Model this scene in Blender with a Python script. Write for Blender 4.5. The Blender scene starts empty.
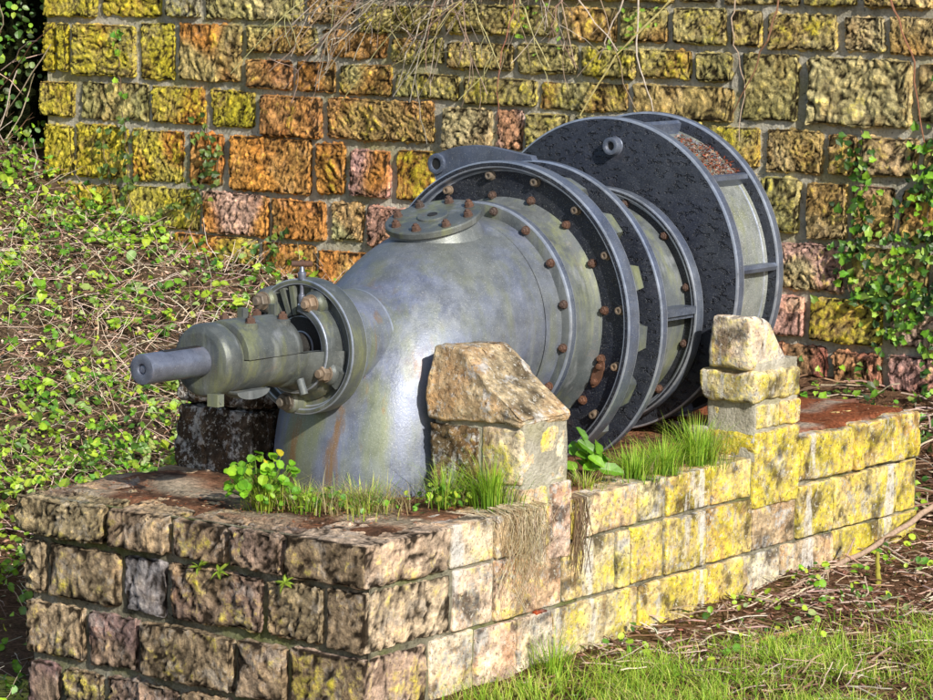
import bpy, math, random
from mathutils import Vector, Matrix, noise
PI=math.pi
R=math.radians
scene=bpy.context.scene
COL=scene.collection
rng=random.Random(7)

# ------------------------------------------------------------------ helpers
WORLD={}
def link(o): COL.objects.link(o); return o
def tag(o,label=None,cat=None,group=None,kind=None):
    if label: o['label']=label
    if cat: o['category']=cat
    if group: o['group']=group
    if kind: o['kind']=kind
    return o
def thing(name,loc,label,cat,group=None):
    o=link(bpy.data.objects.new(name,None)); o.location=loc; o.empty_display_size=.1
    WORLD[o.name]=Vector(loc)
    return tag(o,label,cat,group)
def obj(name,V,F,mats,parent=None,smooth=None,attrs=None,fmat=None):
    """one mesh object from world-space vertices; its origin sits at its own middle"""
    c=Vector((0,0,0))
    lo=[min(v[i] for v in V) for i in range(3)]; hi=[max(v[i] for v in V) for i in range(3)]
    c=Vector([(a+b)/2 for a,b in zip(lo,hi)])
    me=bpy.data.meshes.new(name)
    me.from_pydata([(v[0]-c.x,v[1]-c.y,v[2]-c.z) for v in V],[],F)
    if not isinstance(mats,(list,tuple)): mats=[mats]
    for m in mats: me.materials.append(m)
    if fmat: me.polygons.foreach_set('material_index',fmat)
    if attrs:
        for k,d in attrs.items():
            if isinstance(d[0],(tuple,list)):
                a=me.attributes.new(k,'FLOAT_COLOR','POINT')
                a.data.foreach_set('color',[x for t in d for x in (t[0],t[1],t[2],1.0)])
            else:
                a=me.attributes.new(k,'FLOAT','POINT'); a.data.foreach_set('value',d)
    me.update()
    if smooth is not None:
        me.polygons.foreach_set('use_smooth',[True]*len(F))
        if smooth<179: me.set_sharp_from_angle(angle=R(smooth))
    o=link(bpy.data.objects.new(name,me))
    WORLD[o.name]=c
    if parent is not None:
        o.parent=parent; o.location=c-WORLD[parent.name]
    else: o.location=c
    return o
def put(name,me,loc,rot,parent):
    """a copy sharing mesh data, placed at a world point"""
    o=link(bpy.data.objects.new(name,me)); WORLD[o.name]=Vector(loc)
    o.parent=parent; o.location=Vector(loc)-WORLD[parent.name]; o.rotation_euler=rot
    return o
def mesh_only(name,V,F,mat,smooth=30,fmat=None):
    me=bpy.data.meshes.new(name); me.from_pydata(V,[],F)
    for m in (mat if isinstance(mat,(list,tuple)) else [mat]): me.materials.append(m)
    if fmat: me.polygons.foreach_set('material_index',fmat)
    me.polygons.foreach_set('use_smooth',[True]*len(F)); me.update(); me.set_sharp_from_angle(angle=R(smooth))
    return me
class MB:
    def __init__(s): s.V=[];s.F=[];s.A={}
    def add(s,V,F):
        n=len(s.V); s.V+=V; s.F+=[tuple(i+n for i in f) for f in F]; return n
    def build(s,name,mats,parent=None,smooth=None,fmat=None):
        return obj(name,s.V,s.F,mats,parent,smooth,s.A or None,fmat)

def bevelled(prof,b):
    """profile (x,r) closed or open list, corners cut by b"""
    out=[]; n=len(prof)
    for i,p in enumerate(prof):
        if i in (0,n-1): out.append(p); continue
        a=Vector(prof[i-1]);q=Vector(p);c=Vector(prof[i+1])
        d1=a-q; d2=c-q
        if d1.length<1e-6 or d2.length<1e-6: continue
        k=min(b,d1.length*.4,d2.length*.4)
        p1=q+d1.normalized()*k; p2=q+d2.normalized()*k
        m=(p1+p2)/2*.5+q*.5
        if k>.0025: EDGE.update((len(out),len(out)+1))
        out+= [tuple(p1),tuple(m),tuple(p2)]
    return out
EDGE=set()
LAST=[0,set()]
def lathe(prof,cy,cz,segs=96,a0=0,a1=2*PI,b=.004,closed=False):
    """profile of (x,r) turned about the axis (y=cy,z=cz) running along X. angle 180deg faces -Y"""
    if closed:
        m=((prof[0][0]+prof[1][0])/2,(prof[0][1]+prof[1][1])/2)
        prof=[m]+list(prof[1:])+[prof[0],m]
    EDGE.clear(); P=bevelled(prof,b) if b else list(prof); LAST[:]=[len(P)-1,set(EDGE)]
    full=abs(a1-a0-2*PI)<1e-6; n=segs if full else segs+1
    V=[];F=[]
    for i in range(n):
        a=a0+(a1-a0)*i/segs
        for x,r in P: V.append((x,cy+r*math.cos(a),cz+r*math.sin(a)))
    m=len(P)
    for i in range(segs):
        j=(i+1)%n
        for k in range(m-1): F.append((i*m+k,i*m+k+1,j*m+k+1,j*m+k))
    return V,F
def prism(poly,h,origin,u,v,w):
    """polygon in (u,v) plane extruded along w by h"""
    o=Vector(origin);u=Vector(u);v=Vector(v);w=Vector(w)
    n=len(poly)
    V=[tuple(o+u*p[0]+v*p[1]) for p in poly]+[tuple(o+u*p[0]+v*p[1]+w*h) for p in poly]
    F=[tuple(range(n))[::-1],tuple(range(n,2*n))]+[(i,(i+1)%n,n+(i+1)%n,n+i) for i in range(n)]
    return V,F
def cyl(c,axis,r,h,segs=20,r2=None,b=0.0):
    """capped cylinder from c along axis, optional chamfer at the far end"""
    a=Vector(axis).normalized(); t=a.orthogonal().normalized(); s=a.cross(t); c=Vector(c)
    r2=r if r2 is None else r2
    st=[(0,r),(h-b,r2),(h,r2-b)] if b else [(0,r),(h,r2)]
    V=[];F=[]
    for d,q in st:
        for i in range(segs):
            g=2*PI*i/segs; V.append(tuple(c+a*d+(t*math.cos(g)+s*math.sin(g))*q))
    for k in range(len(st)-1):
        for i in range(segs):
            j=(i+1)%segs; F.append((k*segs+i,k*segs+j,(k+1)*segs+j,(k+1)*segs+i))
    F.append(tuple(range(segs))[::-1]); F.append(tuple(range((len(st)-1)*segs,len(st)*segs)))
    return V,F
def box(lo,hi):
    (a,b,c),(d,e,f)=lo,hi
    V=[(x,y,z) for x in (a,d) for y in (b,e) for z in (c,f)]
    F=[(0,1,3,2),(4,6,7,5),(0,4,5,1),(2,3,7,6),(0,2,6,4),(1,5,7,3)]
    return V,F
def tube(mb,pts,rad,segs=4,col=None,key='tint'):
    pts=[Vector(p) for p in pts]; n=len(pts); base=len(mb.V)
    for i,p in enumerate(pts):
        d=(pts[min(i+1,n-1)]-pts[max(i-1,0)])
        if d.length<1e-9: d=Vector((0,0,1))
        d.normalize(); t=d.orthogonal().normalized(); s=d.cross(t)
        r=rad(i/(n-1)) if callable(rad) else rad
        for k in range(segs):
            g=2*PI*k/segs; mb.V.append(tuple(p+(t*math.cos(g)+s*math.sin(g))*r))
            if col: mb.A.setdefault(key,[]).append(col)
    for i in range(n-1):
        for k in range(segs):
            j=(k+1)%segs; mb.F.append((base+i*segs+k,base+i*segs+j,base+(i+1)*segs+j,base+(i+1)*segs+k))
def sstep(a,b,x):
    t=max(0,min(1,(x-a)/(b-a))); return t*t*(3-2*t)
def lerp(a,b,t): return a+(b-a)*t
def mixc(a,b,t): return tuple(x+(y-x)*t for x,y in zip(a,b))
def jit(c,k,rg=rng):
    f=1+rg.uniform(-k,k); return tuple(max(0,x*f*(1+rg.uniform(-k,k)*.4)) for x in c)
def fbm(p,o=4): return noise.fractal(p,.9,2.1,o,noise_basis='PERLIN_ORIGINAL')

# ------------------------------------------------------------------ materials
class NT:
    def __init__(s,name):
        s.m=bpy.data.materials.new(name); s.m.use_nodes=True; s.t=s.m.node_tree
        s.t.nodes.clear(); s.out=s.n('ShaderNodeOutputMaterial')
        s.geo=s.n('ShaderNodeNewGeometry')
    def n(s,k,**kw):
        x=s.t.nodes.new(k)
        for a,b in kw.items(): setattr(x,a,b)
        return x
    def l(s,a,b): s.t.links.new(a,b)
    def pos(s,scale=(1,1,1)):
        mp=s.n('ShaderNodeMapping'); mp.inputs['Scale'].default_value=scale
        s.l(s.geo.outputs['Position'],mp.inputs['Vector']); return mp.outputs['Vector']
    def noise(s,scale,detail=6,rough=.6,vec=None,dist=0):
        x=s.n('ShaderNodeTexNoise'); x.inputs['Scale'].default_value=scale; x.inputs['Detail'].default_value=detail
        x.inputs['Roughness'].default_value=rough; x.inputs['Distortion'].default_value=dist
        s.l(vec if vec else s.geo.outputs['Position'],x.inputs['Vector']); return x.outputs['Fac']
    def voro(s,scale,vec=None,feature='F1'):
        x=s.n('ShaderNodeTexVoronoi',feature=feature); x.inputs['Scale'].default_value=scale
        s.l(vec if vec else s.geo.outputs['Position'],x.inputs['Vector']); return x.outputs['Distance']
    def ramp(s,fac,stops):
        x=s.n('ShaderNodeValToRGB'); e=x.color_ramp.elements
        while len(e)<len(stops): e.new(.5)
        for el,(p,c) in zip(e,stops):
            el.position=p; el.color=(c,c,c,1) if isinstance(c,(int,float)) else (*c,1)
        s.l(fac,x.inputs['Fac']); return x.outputs['Color']
    def rng(s,fac,a,b,c=0,d=1):
        x=s.n('ShaderNodeMapRange'); x.inputs[1].default_value=a;x.inputs[2].default_value=b;x.inputs[3].default_value=c;x.inputs[4].default_value=d
        s.l(fac,x.inputs[0]); return x.outputs[0]
    def math(s,op,a,b=None,clamp=False):
        x=s.n('ShaderNodeMath',operation=op); x.use_clamp=clamp
        for i,v in enumerate((a,b)):
            if v is None: continue
            if isinstance(v,(int,float)): x.inputs[i].default_value=v
            else: s.l(v,x.inputs[i])
        return x.outputs[0]
    def mix(s,fac,a,b,mode='MIX'):
        x=s.n('ShaderNodeMix',data_type='RGBA',blend_type=mode)
        if isinstance(fac,(int,float)): x.inputs[0].default_value=fac
        else: s.l(fac,x.inputs[0])
        for i,v in ((6,a),(7,b)):
            if isinstance(v,tuple): x.inputs[i].default_value=(*v[:3],1)
            else: s.l(v,x.inputs[i])
        return x.outputs[2]
    def attr(s,name):
        x=s.n('ShaderNodeAttribute'); x.attribute_name=name; return x
    def bump(s,h,strength,dist,normal=None):
        x=s.n('ShaderNodeBump'); x.inputs['Strength'].default_value=strength; x.inputs['Distance'].default_value=dist
        s.l(h,x.inputs['Height'])
        if normal: s.l(normal,x.inputs['Normal'])
        return x.outputs['Normal']
    def finish(s,col,rough=.8,normal=None,metal=0,spec=.5):
        p=s.n('ShaderNodeBsdfPrincipled')
        if isinstance(col,tuple): p.inputs['Base Color'].default_value=(*col,1)
        else: s.l(col,p.inputs['Base Color'])
        if isinstance(rough,(int,float)): p.inputs['Roughness'].default_value=rough
        else: s.l(rough,p.inputs['Roughness'])
        if isinstance(metal,(int,float)): p.inputs['Metallic'].default_value=metal
        else: s.l(metal,p.inputs['Metallic'])
        p.inputs['Specular IOR Level'].default_value=spec
        if normal: s.l(normal,p.inputs['Normal'])
        s.l(p.outputs[0],s.out.inputs[0]); s.p=p
        return s.m

def stone_mat(name,spots,dark,bump=1.0,warm=.5,speck=0.0):
    n=NT(name)
    t=n.attr('tint').outputs['Color']; li=n.attr('lich').outputs['Fac']; cav=n.attr('cav').outputs['Fac']
    n1=n.noise(11,8,.68); n2=n.noise(38,8,.72); n3=n.noise(6.5,6,.62,dist=.6); n4=n.noise(95,5,.7)
    c=n.mix(1,t,n.ramp(n1,[(.25,.40),(.5,1.0),(.75,1.7)]),'MULTIPLY')
    c=n.mix(.85,c,n.ramp(n2,[(.3,.25),(.5,1.0),(.7,1.8)]),'MULTIPLY')
    if warm: c=n.mix(n.rng(n.noise(4.5,5,.6),.50,.66,0,warm),c,n.mix(1,t,(1.3,.80,.45),'MULTIPLY'))
    # pale grey-white crust
    if spots>0:
        s=n.rng(n.math('ADD',n.math('MULTIPLY',n.noise(9,4,.55,dist=.8),.55),n.math('MULTIPLY',n.noise(48,5,.72),.45)),.535,.575)
        c=n.mix(n.math('MULTIPLY',s,spots),c,n.ramp(n2,[(.3,(.40,.39,.36)),(.7,(.85,.80,.76))]))
    # yellow lichen crust, thickest on the proud parts
    f=n.math('ADD',n.math('MULTIPLY',n3,.50),n.math('MULTIPLY',n2,.50))
    f=n.math('ADD',f,n.math('MULTIPLY',n.math('SUBTRACT',li,.5),.40))
    f=n.math('ADD',f,n.math('MULTIPLY',cav,.07))
    sz=n.n('ShaderNodeSeparateXYZ'); n.l(n.geo.outputs['Normal'],sz.inputs[0])
    f=n.math('SUBTRACT',f,n.rng(sz.outputs[2],.55,.95,0,.16))
    f=n.rng(f,.475,.60)
    yel=n.ramp(n.noise(19,6,.72),[(.3,(.30,.23,.015)),(.5,(.70,.58,.03)),(.70,(.93,.84,.09))])
    c=n.mix(n.math('MULTIPLY',f,.82),c,yel)
    # highlights painted into the colour of the high points, with some wear
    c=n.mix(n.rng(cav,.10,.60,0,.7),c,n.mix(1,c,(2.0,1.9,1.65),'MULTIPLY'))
    # shade painted into the hollows along with grime, small dark pits
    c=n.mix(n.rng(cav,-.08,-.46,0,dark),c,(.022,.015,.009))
    c=n.mix(n.rng(n4,.40,.33,0,.8),c,(.02,.014,.009))
    if speck:
        dr=n.noise(1,6,.62,vec=n.pos((7.5,7.5,1.3)))
        c=n.mix(n.math('MULTIPLY',n.rng(dr,.585,.63,0,.8),n.rng(n2,.35,.5)),c,(.80,.77,.73))
        dr2=n.noise(1,6,.62,vec=n.pos((11,11,3.0)))
        c=n.mix(n.rng(dr2,.60,.68,0,.6),c,(.30,.17,.08))
        c=n.mix(n.rng(n.noise(62,5,.75),.575,.615,0,speck),c,(.80,.76,.66))
        c=n.mix(n.rng(n.noise(54,5,.75),.42,.375,0,speck),c,(.10,.06,.04))
    h=n.math('ADD',n.math('MULTIPLY',n2,1.0),n.math('MULTIPLY',n4,.4))
    h=n.math('ADD',h,n.math('MULTIPLY',n.voro(46),.4))
    return n.finish(c,.92,n.bump(h,bump,.018),spec=.12)
M={}
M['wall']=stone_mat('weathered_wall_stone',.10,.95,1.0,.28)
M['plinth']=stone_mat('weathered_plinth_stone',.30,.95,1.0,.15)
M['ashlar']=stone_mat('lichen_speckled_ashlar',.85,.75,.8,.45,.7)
def mortar_mat(name,lo,mi,hi,moss):
    n=NT(name)
    a=n.noise(9,6,.7); b=n.noise(55,6,.7)
    c=n.ramp(a,[(.3,lo),(.5,mi),(.7,hi)])
    c=n.mix(n.rng(n.noise(3.2,5,.6),.50,.64,0,.6),c,moss)
    c=n.mix(n.rng(b,.42,.30,0,.8),c,(.04,.035,.025))
    return n.finish(c,.95,n.bump(b,.9,.02),spec=.1)
M['mortar']=mortar_mat('pale_lime_mortar',(.26,.235,.17),(.54,.50,.40),(.72,.68,.57),(.36,.33,.09))
M['mortar2']=mortar_mat('damp_mortar',(.06,.055,.035),(.26,.24,.17),(.50,.47,.38),(.16,.19,.03))
def metal_mat(name,base,alt,green=.5,rust=.3,pits=0.0,rough=.5,streak=True,metal=.25,speck=.18):
    n=NT(name)
    big=n.noise(3.2,6,.62,dist=.4); mid=n.noise(13,7,.72); fine=n.noise(120,4,.7)
    c=n.mix(n.rng(big,.38,.62),base,alt)
    c=n.mix(.8,c,n.ramp(mid,[(.28,.55),(.5,1.0),(.72,1.4)]),'MULTIPLY')
    if streak:
        st=n.noise(1,7,.65,vec=n.pos((14,14,2.0)))
        c=n.mix(n.rng(st,.50,.68,0,green),c,(.25,.27,.11))
        st2=n.noise(1,6,.6,vec=n.pos((21,21,2.6)))
        c=n.mix(n.rng(st2,.56,.70,0,.35),c,(.40,.42,.45))
    if name.startswith('weathered_grey'):
        sx=n.n('ShaderNodeSeparateXYZ'); n.l(n.geo.outputs['Position'],sx.inputs[0])
        st3=n.noise(1,6,.6,vec=n.pos((9,9,.9)))
        c=n.mix(n.math('MULTIPLY',n.rng(st3,.49,.64,0,.65),n.rng(sx.outputs[0],1.0,.72)),c,n.mix(mid,(.12,.145,.07),(.30,.33,.14)))
        st4=n.noise(1,5,.6,vec=n.pos((17,17,1.2)))
        c=n.mix(n.math('MULTIPLY',n.rng(st4,.57,.66,0,.8),n.rng(sx.outputs[0],.95,.66)),c,(.27,.15,.055))
        c=n.mix(n.math('MULTIPLY',n.rng(big,.40,.62,0,.55),n.rng(sx.outputs[2],.95,1.3)),c,(.17,.185,.165))
    ru=n.math('ADD',n.math('MULTIPLY',n.noise(5.3,6,.65),.6),n.math('MULTIPLY',mid,.4))
    rf=n.rng(ru,.57,.66,0,rust)
    c=n.mix(rf,c,n.ramp(fine,[(.3,(.10,.035,.014)),(.7,(.36,.15,.045))]))
    c=n.mix(n.rng(n.noise(260,3,.6),.60,.68,0,speck),c,(.62,.62,.58))
    c=n.mix(n.rng(n.noise(190,3,.6),.38,.30,0,speck),c,(.03,.03,.032))
    h=n.math('ADD',n.math('MULTIPLY',mid,.35),n.math('MULTIPLY',fine,.55))
    nm=n.bump(h,.5 if pits>0 else .22,.006)
    if pits>0:
        wv=n.pos((1,.75,1.5)); v=n.noise(40,3,.55,vec=wv,dist=.15); v2=n.noise(15,3,.6,vec=wv)
        nm=n.bump(n.rng(v,.35,.43),pits,.013,nm); nm=n.bump(v2,pits*.35,.02,nm)
        c=n.mix(n.rng(v,.38,.33,0,.35),c,(.010,.010,.012))
        g=n.noise(52,4,.7)
        c=n.mix(n.rng(g,.62,.74,0,.2),c,(.14,.15,.13))
    ro=n.rng(mid,.3,.7,rough-.12,rough+.18)
    return n.finish(c,ro,nm,metal=n.math('MULTIPLY',n.math('SUBTRACT',1.0,rf),metal),spec=.5)
M['volute']=metal_mat('weathered_grey_casting',(.185,.212,.305),(.19,.207,.225),.42,.16,0,.43,True,.35,.4)
M['bearing']=metal_mat('grey_green_painted_iron',(.085,.10,.105),(.14,.15,.14),.65,.42,0,.40,True,.25)
M['rim']=metal_mat('blue_grey_rim_iron',(.105,.13,.20),(.17,.195,.245),.25,.12,0,.38,False,.4,.45)
M['black']=metal_mat('pitted_black_iron',(.030,.036,.056),(.036,.042,.056),.2,.05,1.0,.5,False,.15,.25)
M['ringface']=metal_mat('dark_blue_ring_iron',(.018,.023,.040),(.035,.038,.046),.35,.12,.35,.45,False,.2,.3)
M['pale']=metal_mat('pale_green_grey_iron',(.095,.112,.120),(.15,.163,.166),.6,.22,0,.55,True,.1)
M['barrel']=metal_mat('lichen_streaked_pale_iron',(.14,.155,.145),(.23,.245,.23),.6,.25,0,.6,True,.1,.9)
M['bronze']=metal_mat('tan_oxidised_studs',(.27,.19,.125),(.15,.13,.105),0,.45,0,.6,False,.2,.2)
M['rust']=metal_mat('rusted_bolt_iron',(.15,.065,.035),(.08,.055,.045),.0,.6,0,.8,False,.1,.15)
M['steel']=metal_mat('dull_blue_steel_shaft',(.20,.225,.30),(.17,.18,.22),.1,.30,0,.38,False,.55,.3)
M['edge']=metal_mat('edge_highlight_iron',(.34,.39,.50),(.42,.45,.50),.2,.12,0,.35,False,.5,.3)  # lighter colour paints a highlight along the chamfered edges
M['void']=metal_mat('hole_shade_iron',(.012,.012,.013),(.02,.018,.015),0,.1,0,.6,False,0,.1)  # near-black stands for the shade inside holes, keyway and gland opening
def earth_mat():
    n=NT('ground_soil')
    t=n.attr('tint').outputs['Color']
    a=n.noise(7,8,.7); b=n.noise(60,6,.7)
    c=n.mix(1,t,n.ramp(a,[(.3,.45),(.5,1.0),(.7,1.5)]),'MULTIPLY')
    c=n.mix(.9,c,n.ramp(b,[(.3,.35),(.5,1.0),(.7,1.7)]),'MULTIPLY')
    return n.finish(c,.95,n.bump(n.math('ADD',a,b),1,.03),spec=.1)
M['earth']=earth_mat()
def attr_mat(name,trans=0.0,rough=.6,spec=.3,var=.35):
    n=NT(name)
    t=n.attr('tint').outputs['Color']
    c=n.mix(var,t,n.ramp(n.noise(70,4,.6),[(.3,.45),(.5,1.0),(.7,1.5)]),'MULTIPLY')
    n.finish(c,rough,None,0,spec)
    if trans>0:
        tr=n.n('ShaderNodeBsdfTranslucent'); n.l(n.mix(1,c,(1.2,1.25,.55),'MULTIPLY'),tr.inputs['Color'])
        mx=n.n('ShaderNodeMixShader'); mx.inputs[0].default_value=trans
        n.l(n.p.outputs[0],mx.inputs[1]); n.l(tr.outputs[0],mx.inputs[2]); n.l(mx.outputs[0],n.out.inputs[0])
    return n.m
M['leaf']=attr_mat('green_leaf',.3,.42,.45)
M['grass']=attr_mat('grass_blade',.35,.55,.3,.2)
M['twig']=attr_mat('dry_twig',0,.8,.2,.5)
M['litter']=attr_mat('dead_leaf',.1,.85,.15,.5)
def water_mat():
    n=NT('ditch_water')
    return n.finish((.012,.016,.012),.06,n.bump(n.noise(14,3,.5),.15,.02),0,.5)
M['water']=water_mat()
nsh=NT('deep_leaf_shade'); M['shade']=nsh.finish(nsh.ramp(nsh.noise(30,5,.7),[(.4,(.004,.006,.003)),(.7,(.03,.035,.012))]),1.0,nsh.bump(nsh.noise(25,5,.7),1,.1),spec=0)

# ------------------------------------------------------------------ stone blocks
class Stones(MB):
    def __init__(s):
        super().__init__(); s.A={'tint':[],'lich':[],'cav':[]}
def block(S,lo,hi,tint,lich=.3,r=.014,amp=.012,freq=16,seed=0.0,res=.012,skip=(),deform=None,tint2=None,warp=1.0,tool=0.0,tfun=None):
    """one rough stone, rounded at its edges and broken up by noise"""
    cs=[]
    for a in range(3):
        L=hi[a]-lo[a]; n=max(3,int(round(L/res)))
        k=[lo[a]+L*i/n for i in range(n+1)]
        k+= [lo[a]+r*.45,hi[a]-r*.45]
        k=sorted(k); cs.append(k)
    nx,ny,nz=[len(k) for k in cs]
    idx={}
    off=Vector((seed*7.31,seed*3.17,seed*5.77))
    lo_=[lo[a]+min(r,(hi[a]-lo[a])*.4) for a in range(3)]; hi_=[hi[a]-min(r,(hi[a]-lo[a])*.4) for a in range(3)]
    tilt=Vector((noise.noise(off),noise.noise(off+Vector((5,0,0))),noise.noise(off+Vector((0,5,0)))))*.05
    mid=Vector([(lo[a]+hi[a])/2 for a in range(3)])
    an_=noise.noise(off*1.7+Vector((1,2,3)))*3.0; ca_,sa_=math.cos(an_),math.sin(an_)
    def vert(i,j,k):
        key=(i,j,k)
        if key in idx: return idx[key]
        p=Vector((cs[0][i],cs[1][j],cs[2][k]))
        q=Vector([min(max(p[a],lo_[a]),hi_[a]) for a in range(3)])
        d=p-q; dn=d.normalized() if d.length>1e-9 else Vector((0,0,1))
        e=q+dn*r
        sp=e+off
        w=noise.noise_vector(sp*5.5)*amp*.55*warp
        h1=noise.fractal(sp*freq*.55,1.0,2.1,3,noise_basis='PERLIN_ORIGINAL')
        if tool:
            pv=Vector(((sp.x-sp.z*.3)*freq,(sp.y*ca_+sp.z*sa_)*freq,(sp.z*ca_-sp.y*sa_)*freq*(1-.72*tool)))
            pv+=noise.noise_vector(sp*freq*.5)*.8
            bl=1.6*abs(noise.noise(pv))+1.25*abs(noise.noise(pv*2.17+Vector((3,1,7))))+.8*abs(noise.noise(pv*4.3))-.92
            h=.68*bl+.22*h1

        else:
            vd=noise.voronoi(sp*freq*.75)[0]
            h=h1*.5+.5*(.42-vd[0])+.35*fbm(sp*freq*2,3)
        # faces dress back a little towards the arrises, so every joint stays open
        ed=sorted(min(p[a]-lo[a],hi[a]-p[a]) for a in range(3))[1]
        h-=.35*(1-min(1,ed/.025)) if tool else 0
        pr=e+w+dn*(amp*(h-.25))+tilt*((e-mid).dot(dn))*.5
        if deform: pr=deform(pr)
        idx[key]=len(S.V); S.V.append(tuple(pr))
        c=tint
        if tint2:
            c=mixc(tint,tint2,sstep(-.15,.25,noise.noise(sp*4.5+Vector((9,9,9)))))
        if tfun: c=tfun(p,dn,c)
        S.A['tint'].append(c); S.A['lich'].append(lich); S.A['cav'].append(h)
        return idx[key]
    def face(q,flip):
        S.F.append(tuple(q[::-1] if flip else q))
    for i0,tagn in ((0,'-x'),(nx-1,'+x')):
        if tagn in skip: continue
        for j in range(ny-1):
            for k in range(nz-1): face([vert(i0,j,k),vert(i0,j+1,k),vert(i0,j+1,k+1),vert(i0,j,k+1)],i0==0)
    for j0,tagn in ((0,'-y'),(ny-1,'+y')):
        if tagn in skip: continue
        for i in range(nx-1):
            for k in range(nz-1): face([vert(i,j0,k),vert(i+1,j0,k),vert(i+1,j0,k+1),vert(i,j0,k+1)],j0!=0)
    for k0,tagn in ((0,'-z'),(nz-1,'+z')):
        if tagn in skip: continue
        for i in range(nx-1):
            for j in range(ny-1): face([vert(i,j,k0),vert(i+1,j,k0),vert(i+1,j+1,k0),vert(i,j+1,k0)],k0==0)

# ------------------------------------------------------------------ terrain
def bank_h(x,y):
    b=.15+.154*(x-1.6)+.2*(y-3.0)
    b+=.5*max(0,y-5.1)*sstep(3.0,4.2,x)
    return b
def gh(x,y,detail=True):
    front=.02+.028*max(0,min(3.2,x))
    ditch=lerp(front,-.17,sstep(.1,.9,y)*sstep(.5,-.05,x))
    ditch=lerp(ditch,-.15,sstep(1.36,1.6,y))
    right=.53+.06*max(0,min(3,y-1))-.45*(4.2-x)
    if y<0: right-=.02*min(-y,3)
    z=ditch
    for h in (right,bank_h(x,y) if y>.9 else -9):
        k=.10; d=h-z
        z = z if d<-k else (h if d>k else z+ (d+k)**2/(4*k))
    if x>4.45: z=max(z,lerp(z,2.2+.05*(x-4.5),sstep(4.5,4.9,x)))
    if y>7: z+= .0
    z=min(z,3.2)
    if detail:
        z+=.025*noise.noise(Vector((x*2.3,y*2.3,1)))+.012*noise.noise(Vector((x*8,y*8,4)))
    return z
def axis_coords(a,b,step,far):
    c=[a+step*i for i in range(int((b-a)/step)+1)]
    s=step; x=a
    while x>-far: s*=1.5; x-=s; c.insert(0,x)
    s=step; x=c[-1]
    while x<far: s*=1.5; x+=s; c.append(x)
    return c
def make_ground():
    xs=axis_coords(-1.2,5.2,.045,70); ys=axis_coords(-2.2,7.0,.05,70)
    V=[];T=[]
    for x in xs:
        for y in ys:
            z=gh(x,y); V.append((x,y,z))
            w=noise.noise(Vector((x*3,y*3,8)))
            c=mixc((.13,.065,.038),(.28,.16,.09),.5+.5*w)
            bk=sstep(.0,.25,z)*sstep(1.3,1.6,y) if x<4.5 else 0
            c=mixc(c,mixc((.08,.05,.03),(.24,.165,.10),.5+.5*w),bk)
            if -.14<y<.0 and -.1<x<3.3: c=mixc(c,(.20,.20,.03),sstep(-.14,-.03,y)*(.5+.5*noise.noise(Vector((x*6,y*6,2)))))
            if y>1.0 and x<.3: c=mixc(c,(.05,.045,.025),sstep(.3,.0,x)*sstep(.05,-.1,z))
            T.append(c)
    ny=len(ys); F=[]
    for i in range(len(xs)-1):
        for j in range(ny-1): F.append((i*ny+j,(i+1)*ny+j,(i+1)*ny+j+1,i*ny+j+1))
    o=obj('ground',V,F,M['earth'],None,180,{'tint':T}); tag(o,kind='structure',label='brown soil ground rising into a bank under the wall')
make_ground()
# small pool of ditch water at the foot of the plinth
V=[];F=[]
n=40
V.append((-.35,1.7,-.135))
for i in range(n):
    a=2*PI*i/n; r=1+.25*noise.noise(Vector((math.cos(a)*1.5,math.sin(a)*1.5,3)))
    V.append((-.35+.62*r*math.cos(a),1.7+.75*r*math.sin(a),-.135))
F=[(0,1+i,1+(i+1)%n) for i in range(n)]
tag(obj('ditch_water',V,F,M['water']),kind='structure',label='dark still water in the ditch')

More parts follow.
